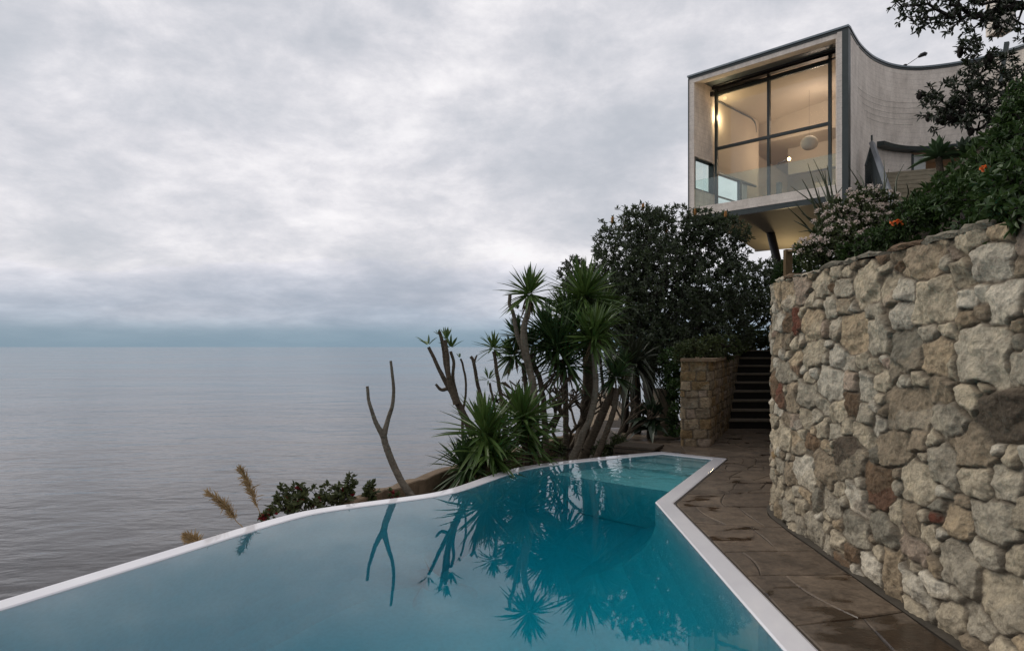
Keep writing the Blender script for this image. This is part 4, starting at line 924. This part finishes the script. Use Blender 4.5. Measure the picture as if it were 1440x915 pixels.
def yucca(label, trunks, ros, seed, leaf='yucca', bark='bark_y', wid=.050, stubs=(), name='yucca', cat='yucca', dead=True, droop=.35, low=-45):
    """trunks: list of (pixel polyline, Y, r0, r1); ros: (px, py, Y, r_px, n, lean)"""
    rng = RS(seed); px, Y = trunks[0][0][0], trunks[0][1]; a = P(px[0], px[1], Y); t = thing(name, label, cat, (a[0], a[1], -.36))
    for pl, Y, r0, r1 in trunks:
        Yv = np.linspace(Y, Y, len(pl)) if np.isscalar(Y) else np.linspace(Y[0], Y[1], len(pl)); pts, _ = resample(catmull([P(q[0], q[1], y_) for q, y_ in zip(pl, Yv)], 9), .016)
        m_ = MB(); n_ = len(pts); rr = np.linspace(r0, r1, n_)*.78*(1+.045*np.sin(np.arange(n_)*.11+seed)+.05*((np.arange(n_) % 3) == 0)+rng.normal(0, .025, n_)); rr *= 1+.35*np.exp(-np.arange(n_)/8)
        m_.tube(pts+.012*np.stack([fbm(np.arange(n_)*.08, np.full(n_, seed+q*3.3), 2) for q in range(3)], 1), rr, 10); m_.build('trunk', M[bark], t, smooth=True)
    for q in ros:
        px, py, Y, rp, n_ = q[:5]; lean = q[5] if len(q) > 5 else (0, 0, 1); m_ = MB(); L = rp*Y/960*1.06; rosette(m_, P(px, py, Y), np.array([0, 0, 1.0])+np.array(lean)*(np.array([1, 1, 0])), L, n_, rng, wid*min(1, .55+L), low, droop); m_.build('leaf_rosette', M[leaf], t)
        if dead and rp > 30: m_ = MB(); skirt(m_, P(px, py, Y), L*.55, 14, rng); m_.build('dead_leaves', M['dead'], t)
    return t
yucca('multi-armed cut back yucca with small leaf tufts on its grey arms, left of the clump',
      [([(690, 690), (672, 625), (650, 580), (638, 555)], 9.6, .075, .06), ([(640, 560), (625, 535), (611, 505), (603, 488)], 9.6, .045, .03), ([(638, 557), (628, 520), (622, 480), (618, 466)], 9.65, .05, .03), ([(642, 568), (632, 540), (629, 500), (626, 478)], 9.5, .05, .035), ([(645, 572), (637, 535), (638, 510), (634, 494)], 9.7, .035, .028), ([(632, 545), (620, 548), (612, 540)], 9.6, .03, .02)],
      [(602, 486, 9.6, 20, 6), (628, 478, 9.5, 22, 9), (634, 490, 9.7, 22, 9), (617, 472, 9.65, 9, 4)], 101, dead=False, low=25)
yucca('thin leafless yucca pole right of the cut back yucca', [([(664, 690), (650, 600), (655, 545), (651, 515), (647, 504)], 9.9, .035, .018)], [(647, 505, 9.9, 8, 4)], 102, dead=False, low=50)
yucca('leafless forked yucca pole rising between the two low rosettes', [([(700, 690), (683, 590), (672, 540), (666, 508), (662, 501)], 10.0, .045, .03), ([(667, 512), (669, 505), (671, 499)], 10, .02, .012)], [], 103, dead=False)
yucca('slim yucca with one small neat rosette at the horizon', [([(720, 690), (707, 575), (702, 540), (697, 510), (694, 494)], 10.2, .045, .035)], [(694, 490, 10.2, 30, 46)], 104, wid=.035)
yucca('shortest yucca pole with a tiny tuft in front of the sea', [([(712, 690), (698, 585), (692, 556), (688, 538)], 9.8, .03, .022)], [(687, 534, 9.8, 21, 20)], 105, wid=.022, dead=False)
yucca('tall winding grey yucca with a single crown highest on the left', [([(760, 690), (752, 590), (749, 540), (739, 495), (736, 462), (743, 438), (743, 420)], 10.3, .10, .055), ([(740, 505), (728, 470), (722, 440), (717, 428), (717, 413)], 10.4, .05, .035)], [(744, 414, 10.3, 48, 76), (727, 436, 10.4, 14, 6)], 106, bark='bark_p')
yucca('yucca with drooping crowns tucked behind the winding grey trunk', [([(772, 690), (766, 600), (762, 545), (752, 515), (745, 498)], 10.7, .07, .05), ([(745, 600), (739, 540), (735, 510)], 10.7, .05, .045)], [(728, 474, 10.7, 36, 60, (-.3, 0, 1)), (722, 500, 10.7, 38, 64, (-.6, -.2, 1)), (747, 485, 10.8, 34, 50)], 107, leaf='yucca_d')
yucca('broad dark yucca crown in the middle of the clump above a thin trunk', [([(796, 690), (796, 600), (795, 545), (790, 505)], 10.9, .06, .055)], [(785, 492, 10.8, 68, 120, (-.2, -.2, 1)), (772, 472, 11.0, 64, 100, (-.4, 0, 1)), (805, 470, 11.1, 64, 100), (796, 515, 10.8, 54, 70, (0, -.3, 1))], 108, leaf='yucca_d')
yucca('tallest yucca with the highest and largest crown on a thick brown trunk', [([(812, 690), (818, 620), (826, 560), (826, 500), (820, 440), (820, 420)], 11.4, .15, .09)], [(822, 418, 11.3, 66, 150), (840, 448, 11.5, 58, 100, (.4, 0, 1)), (800, 448, 11.5, 60, 100, (-.3, 0, 1))], 109)
yucca('yucca with a bent pale grey trunk and star crown before the banksia', [([(790, 695), (808, 640), (830, 585), (837, 555), (837, 520), (834, 490)], 10.5, .085, .05)], [(833, 478, 10.5, 58, 100), (840, 462, 10.6, 48, 60, (.3, 0, 1))], 110, bark='bark_p')
yucca('yucca leaning right on two trunks with a small dark crown', [([(800, 695), (826, 630), (850, 575), (864, 545)], 10.9, .12, .07), ([(818, 690), (840, 640), (862, 580), (868, 545)], 10.6, .07, .05)], [(866, 530, 10.7, 36, 70), (875, 515, 10.9, 32, 40)], 111, leaf='yucca_d')
yucca('left low yucca rosette with long leaves reaching over the edging wall', [([(668, 705), (664, 680), (655, 662)], 8.9, .07, .06)], [(655, 660, 8.9, 62, 90, (-.35, 0, 1)), (668, 640, 9.1, 50, 50, (-.2, 0, 1))], 112, leaf='yucca_d', wid=.05)
yucca('largest low yucca rosette with dense sword leaves beside the pool edge', [([(695, 705), (692, 665), (684, 622)], 8.95, .08, .07)], [(683, 612, 8.9, 74, 130), (690, 640, 8.85, 62, 80), (700, 655, 8.9, 50, 50)], 113, wid=.052)
yucca('right low yucca rosette standing upright in front of the grey trunks', [([(742, 695), (740, 640), (736, 600)], 9.5, .08, .07)], [(735, 590, 9.4, 66, 120), (741, 620, 9.45, 56, 80), (748, 645, 9.6, 44, 44)], 114, wid=.05)
yucca('bare two-pronged yucca stump leaning over the pool rim', [([(596, 722), (574, 692), (557, 665), (544, 632), (539, 610)], 8.0, .062, .045), ([(539, 614), (527, 590), (518, 565), (515, 543)], 8.0, .034, .022), ([(539, 614), (546, 590), (552, 560), (551, 530), (549, 508)], 8.0, .036, .018)], [], 115, dead=False, bark='bark_p')
# dark drooping-leaf trunks beside the pier
yucca('pair of dark trunks with drooping strap leaves left of the block pier', [([(893, 650), (894, 600), (893, 560), (890, 505)], 12.6, .13, .11), ([(878, 650), (878, 600), (880, 555), (884, 510)], 12.8, .10, .09)], [(892, 515, 12.5, 58, 90, (.2, -.2, 1)), (884, 500, 12.8, 50, 60)], 116, leaf='reed_d', bark='bark_d', wid=.06, droop=2.6, low=-25, name='cordyline', cat='cordyline')
yucca('dark spreading aloe with curling leaves between trunks and pier', [([(912, 640), (914, 612), (916, 592)], 11.9, .07, .06)], [(916, 590, 11.9, 40, 34), (914, 605, 11.9, 36, 22)], 117, leaf='aloe', bark='bark_d', wid=.13, droop=1.6, low=-10, name='aloe', cat='aloe', dead=False)

# bare frangipani
def frangipani(label, px, py, Y, seed, hgt, tilt=0):
    rng = RS(seed); a = P(px, py, Y); t = thing('frangipani', label, 'frangipani', a, None); mb = MB()
    def rec(p, d, L, r_, lev):
        q = p+d*L; mid = (p+q)/2+rng.normal(0, .03*L, 3); mb.tube(catmull([p, mid, q], 3), np.linspace(r_, r_*.82, 7), 6)
        if lev == 0: mb.ball(q, r_*1.05, 6, 4); return
        for k_ in range(rng.choice([2, 3], p=[.6, .4])):
            az = rng.rand()*6.283; nd = nrm(d*.75+np.array([math.cos(az), math.sin(az)*.8, .35])*.75); rec(q, nd, L*rng.uniform(.6, .85), r_*.8, lev-1)
    rec(a-np.array([0, 0, .4]), nrm(np.array([tilt, 0, 1.0])), hgt, .04, 5); mb.build('bare_branches', M['bark_y'], t, smooth=True); return t
frangipani('leafless frangipani with grey knuckled branches under the dark yucca crown', 768, 655, 10.9, 5, .62, -.2)
frangipani('smaller leafless frangipani tangled behind the leaning yucca trunks', 852, 650, 11.6, 9, .55, .25)
frangipani('tilted leafless frangipani behind the winding grey yucca', 790, 655, 11.5, 13, .6, .1)

# --- plants along the sea side of the pool
def flowers(t, tips, n, rng, m, name='flower', L=.05, petals=7):
    ids = rng.choice(len(tips), n, replace=False)
    for i in ids:
        mb = MB(); d = nrm(rng.normal(0, 1, (petals, 3))+np.array([0, -.4, .5])); mb.add(*leaf6(np.tile(tips[i], (petals, 1)), d, L, L*.7, rng, .1, .1)); mb.build(name, m, t)
for px, seed, lab, bl, nt, nf, zr in (
    (415, 1, 'wide red flowered hibiscus bush beyond the white pool rim', [(410, 700, 7.3, 20), (432, 695, 7.3, 16), (398, 712, 7.2, 15), (424, 715, 7.2, 20), (440, 708, 7.3, 12), (402, 686, 7.3, 9)], 150, 7, .42),
    (472, 2, 'low hibiscus bush with tall upright shoots right of the wide bush', [(468, 690, 7.5, 13), (480, 700, 7.5, 15), (462, 705, 7.4, 13), (494, 690, 7.6, 9), (494, 672, 7.6, 5), (494, 680, 7.6, 6), (455, 710, 7.4, 9)], 105, 3, .42),
    (518, 3, 'single small leafy shoot standing by the brown edging wall', [(519, 692, 7.7, 8), (517, 700, 7.7, 8), (521, 684, 7.7, 5)], 45, 1, .42),
    (376, 4, 'small red flower cluster leaning over the pool rim beside the plume grass', [(376, 724, 6.75, 6), (381, 721, 6.8, 5), (371, 727, 6.7, 4)], 22, 10, .3),
    (552, 5, 'low red flowers at the foot of the bare stump', [(551, 697, 7.9, 5), (558, 700, 7.9, 4)], 16, 5, .3)):
    Y = bl[0][2]; b = P(px, 740, Y); t, tips, out = bush('hibiscus', lab, 'flowering bush', [np.array([b[0], Y, -.75]), np.array([b[0], Y, -.4])], PB(bl), int(nt*.8), 5, .07, .038, M['hibiscus'], M['bark_d'], 200+seed, r_tip=.003, r_max=.014, shell=.5, up=.5, stem=.04)
    flowers(t, tips, nf, RS(seed), M['red'], 'red_flower', .045)
for seed, lab, pts, Y in ((1, 'taller dry grass plume, right of the other plume above the pool rim', [(375, 745), (363, 715), (352, 685), (338, 659)], 6.7), (2, 'arching dry grass plume, left and lower of the two above the pool rim', [(345, 752), (332, 732), (318, 712), (293, 691)], 6.4), (3, 'lowest short dry grass plume barely clearing the pool rim', [(292, 790), (283, 772), (276, 761), (264, 753)], 6.0)):
    rng = RS(300+seed); w = [P(a, b, Y) for a, b in pts]; t = thing('grass_plume', lab, 'grass plume', (w[0][0], Y, -.7), None); c = catmull([np.array([w[0][0]+.05, Y, -.7])]+w, 10)
    m_ = MB(); m_.tube(c, np.linspace(.006, .002, len(c)), 5); m_.build('stalk', M['plume'], t)
    m_ = MB(); n_ = 260; L_ = len(c); f = rng.uniform(.52 if seed != 3 else .62, .995, n_)*(L_-1); i0 = f.astype(int); fr = (f-i0)[:, None]; i1 = np.minimum(i0+1, L_-1); p = c[i0]*(1-fr)+c[i1]*fr; T = nrm(c[i1]-c[np.maximum(i0-1, 0)])
    d = nrm(T*1.25+rng.normal(0, .42, (n_, 3))+np.array([.1, 0, -.22])); sz = np.sin(np.clip((f/(L_-1)-.45)/.6, 0, 1)*math.pi)**.6
    m_.add(*leaf6(p, d, (.03+.075*sz)*rng.uniform(.6, 1.1, n_), .005, rng, .05, .25)); m_.build('plume', M['plume'], t)

# --- upper garden above the rubble wall
t, tips, out = bush('flowering_shrub', 'mounded dark green shrub covered in pale pink flower heads on the wall top', 'flowering shrub', [P(1200, 372, 6.6), P(1195, 350, 6.6)],
    PB([(1195, 318, 6.5, 40), (1225, 300, 6.7, 34), (1165, 340, 6.4, 30), (1140, 356, 6.3, 20), (1240, 305, 6.6, 20), (1185, 345, 6.2, 28), (1215, 285, 6.9, 22), (1220, 325, 6.3, 26), (1130, 362, 6.3, 12)]), 760, 8, .055, .022, M['shrub'], M['bark_b'], 41, r_max=.03, min_r=.003, shell=.7)
mb = MB(); rng = RS(3); oy = nrm(np.array([-.25, -.75, .6])); fr_ = [i for i in range(len(tips)) if out[i] @ oy > .15]; rng.shuffle(fr_)
for i in fr_[:150]:
    c0 = tips[i]+out[i]*.035; n_ = 26; off = nrm(rng.normal(0, 1, (n_, 3))+out[i]*.8+np.array([0, 0, .4])); mb.add(*leaf6(c0+off*rng.uniform(.008, .03, (n_, 1)), nrm(off+rng.normal(0, .5, (n_, 3))), .016, .014, rng, .15, .1))
mb.build('blossom', M['blossom'], t)
t, tips, out = bush('ground_cover', 'low green ground cover with an orange flower along the wall top', 'ground cover', [P(1262, 345, 5.6), P(1262, 338, 5.6)],
    PB([(1255, 328, 5.4, 15), (1235, 336, 5.6, 15), (1215, 345, 5.8, 13), (1275, 318, 5.2, 16), (1295, 306, 5.0, 16), (1190, 357, 6.0, 12), (1160, 367, 6.3, 9), (1280, 300, 5.6, 18), (1310, 295, 5.0, 18)]), 620, 7, .045, .016, M['hedge'], M['bark_b'], 42, r_max=.015, min_r=.002)
mb = MB(); rng = RS(6); c0 = P(1263, 312, 5.1); 
for k_ in range(4): mb.add(*leaf6(np.tile(c0+rng.normal(0, .018, 3)*np.array([1.6, 1, .6]), (7, 1)), nrm(rng.normal(0, 1, (7, 3))+np.array([0, -.4, .5])), .028, .013, rng))
mb.build('orange_flower', M['orange'], t)
t, tips, out = bush('creeper_hedge', 'dense dark trumpet creeper hedge hanging over the right end of the rubble wall', 'hedge', [P(1425, 330, 4.6), P(1420, 290, 4.7)],
    PB([(1447, 188, 5.0, 44), (1412, 232, 4.7, 42), (1392, 270, 4.6, 30), (1345, 287, 4.7, 26), (1440, 262, 4.3, 58), (1395, 285, 4.3, 34), (1325, 292, 4.9, 18), (1452, 145, 5.4, 30), (1425, 310, 4.0, 22), (1385, 310, 4.1, 14), (1465, 220, 4.6, 60), (1408, 294, 3.38, 19), (1440, 288, 3.2, 20), (1376, 297, 3.55, 9), (1427, 318, 3.25, 8), (1432, 264, 3.5, 34), (1400, 268, 3.65, 24), (1445, 300, 3.9, 34), (1480, 150, 5, 60)]), 1500, 8, .058, .026, M['hedge'], M['bark_b'], 43, r_max=.03, min_r=.002, shell=.6, spread=.9, up=-.05)
mb = MB(); rng = RS(6); c0 = P(1387, 235, 4.22)
for k_ in range(3): mb.add(*leaf6(np.tile(c0+rng.normal(0, .014, 3), (7, 1)), nrm(rng.normal(0, 1, (7, 3))+np.array([0, -.6, .3])), .022, .014, rng))
mb.build('orange_flower', M['orange'], t)
bush('wall_top_vine', 'thin leafy vine strand trailing down the rubble wall below the hedge', 'creeper', [P(1352, 330, 3.95), P(1352, 300, 4.0)], PB([(1345, 322, 3.92, 8), (1347, 335, 3.92, 6), (1390, 330, 3.55, 9), (1402, 340, 3.45, 7)]), 50, 5, .05, .022, M['hedge'], M['bark_b'], 44, r_max=.006, up=-.5, stem=.02)
bush('shrub', 'dark shrub on the slope below the two agaves', 'shrub', [P(1350, 320, 6.0), P(1352, 285, 6.1)],
    PB([(1332, 272, 6.2, 15), (1356, 258, 6.2, 18), (1388, 246, 6.1, 22), (1312, 288, 6.0, 13), (1340, 288, 5.8, 16), (1370, 272, 5.8, 20), (1402, 205, 6.6, 18), (1372, 250, 6.3, 10), (1300, 296, 5.8, 12)]), 760, 9, .065, .027, M['hedge'], M['bark_b'], 45, r_max=.03, min_r=.002)
rng = RS(90); n_ = 5200; yy_ = rng.uniform(2.5, 24, n_); d_ = rng.uniform(.12, 5.2, n_); xx_ = np.where(yy_ < 6.75, 2.55+d_, .375*yy_+1.068*d_); zz_ = 2.10+.9*np.clip(np.minimum(d_, 5.0)-.35, 0, 9)+fbm(xx_*1.2, yy_*1.2)*.08
ok_ = ~((yy_ > 14.2) & (xx_ > .375*yy_+2.6) & (yy_ < 20)); tp_ = np.stack([xx_, yy_, zz_+.03], 1)[ok_]; gm = MB(); gm.add(*whorls(tp_, np.tile([0, 0, 1.0], (len(tp_), 1)), 7, .11, .04, rng, .9, .4, .05)); o = gm.build('low_plants', M['hedge']); o['kind'] = 'stuff'
# spear-leaved plants
def spears(label, lst, Y, seed, r_=.018):
    rng = RS(seed); t = thing('spear_plant', label, 'spear plant', P(lst[0][0], lst[0][1], Y)); 
    for bx, by, tx, ty in lst:
        a = P(bx, by, Y+rng.normal(0, .15)); b = P(tx, ty, Y+rng.normal(0, .25)); mid = (a+b)/2+rng.normal(0, .03, 3)+np.array([0, 0, .04]); m_ = MB(); c = catmull([a-(b-a)*.3, a, mid, b], 5); m_.tube(c, np.r_[np.full(6, r_), np.linspace(r_, .003, len(c)-6)], 6); m_.build('spear_leaf', M['reed'], t, smooth=True)
spears('tall clump of thin upright spear leaves in front of the balcony', [(1170, 330, 1112, 262), (1160, 330, 1128, 252), (1165, 332, 1118, 285), (1168, 330, 1136, 230), (1172, 330, 1144, 224), (1150, 335, 1116, 310), (1176, 325, 1148, 248), (1172, 328, 1160, 240), (1180, 322, 1163, 232), (1155, 334, 1127, 300), (1182, 320, 1174, 255), (1165, 330, 1150, 265), (1175, 325, 1154, 236), (1150, 338, 1123, 326), (1185, 318, 1185, 262), (1168, 326, 1140, 275), (1178, 322, 1168, 270), (1150, 340, 1108, 292)], 8.6, 51, .017)
spears('sparse spear leaves between the flowering shrub and the steel stair guard', [(1222, 300, 1192, 232), (1218, 298, 1205, 240), (1226, 298, 1212, 262), (1230, 298, 1232, 250), (1238, 296, 1243, 225), (1244, 296, 1250, 238), (1228, 300, 1221, 268), (1205, 300, 1196, 262)], 8.4, 52, .013)
spears('three dark spear leaves in front of the pale house steps', [(1262, 300, 1271, 231), (1264, 300, 1275, 258), (1276, 302, 1291, 263), (1282, 304, 1288, 290), (1258, 300, 1258, 262)], 7.6, 53, .013)
for lab, px, py, Y, seed, rp in (('left agave rosette, brighter green, in front of the entrance glass', 1320, 222, 10, 61, 33), ('right agave rosette, darker, half behind the banksia leaves', 1357, 220, 10.4, 62, 30)):
    rng = RS(seed); a = P(px, py, Y); t = thing('agave', lab, 'agave', (a[0], a[1], garden_z(a[0], a[1])), None)
    m_ = MB(); m_.tube([np.array([a[0]+.1, a[1]+.05, garden_z(a[0], a[1])-.2]), a-np.array([-.03, 0, .25]), a], [.05, .05, .045], 8); m_.build('stem', M['bark_y'], t, smooth=True)
    m_ = MB(); rosette(m_, a, (0, -.15, 1), rp*Y/960*1.1, 34, rng, .10, -10, .5); m_.build('leaf_rosette', M['agave' if seed == 61 else 'aloe'], t)
# overhanging banksias at the right
def cones(t, tips, n, rng, s=1.0):
    for i in rng.choice(len(tips), n, replace=False):
        mb = MB(); c = tips[i]+np.array([0, 0, -.02]); L = rng.uniform(.075, .11)*s; d = nrm(rng.normal(0, .35, 3)+np.array([0, 0, 1])); m_ = np.linspace(0, 1, 6); mb.tube([c-d*L*.5+d*L*q for q in m_], np.array([.3, .8, 1.0, 1.0, .8, .35])*.034*s*rng.uniform(.85, 1.1), 8); mb.build('seed_cone', M['cone'], t, smooth=True)
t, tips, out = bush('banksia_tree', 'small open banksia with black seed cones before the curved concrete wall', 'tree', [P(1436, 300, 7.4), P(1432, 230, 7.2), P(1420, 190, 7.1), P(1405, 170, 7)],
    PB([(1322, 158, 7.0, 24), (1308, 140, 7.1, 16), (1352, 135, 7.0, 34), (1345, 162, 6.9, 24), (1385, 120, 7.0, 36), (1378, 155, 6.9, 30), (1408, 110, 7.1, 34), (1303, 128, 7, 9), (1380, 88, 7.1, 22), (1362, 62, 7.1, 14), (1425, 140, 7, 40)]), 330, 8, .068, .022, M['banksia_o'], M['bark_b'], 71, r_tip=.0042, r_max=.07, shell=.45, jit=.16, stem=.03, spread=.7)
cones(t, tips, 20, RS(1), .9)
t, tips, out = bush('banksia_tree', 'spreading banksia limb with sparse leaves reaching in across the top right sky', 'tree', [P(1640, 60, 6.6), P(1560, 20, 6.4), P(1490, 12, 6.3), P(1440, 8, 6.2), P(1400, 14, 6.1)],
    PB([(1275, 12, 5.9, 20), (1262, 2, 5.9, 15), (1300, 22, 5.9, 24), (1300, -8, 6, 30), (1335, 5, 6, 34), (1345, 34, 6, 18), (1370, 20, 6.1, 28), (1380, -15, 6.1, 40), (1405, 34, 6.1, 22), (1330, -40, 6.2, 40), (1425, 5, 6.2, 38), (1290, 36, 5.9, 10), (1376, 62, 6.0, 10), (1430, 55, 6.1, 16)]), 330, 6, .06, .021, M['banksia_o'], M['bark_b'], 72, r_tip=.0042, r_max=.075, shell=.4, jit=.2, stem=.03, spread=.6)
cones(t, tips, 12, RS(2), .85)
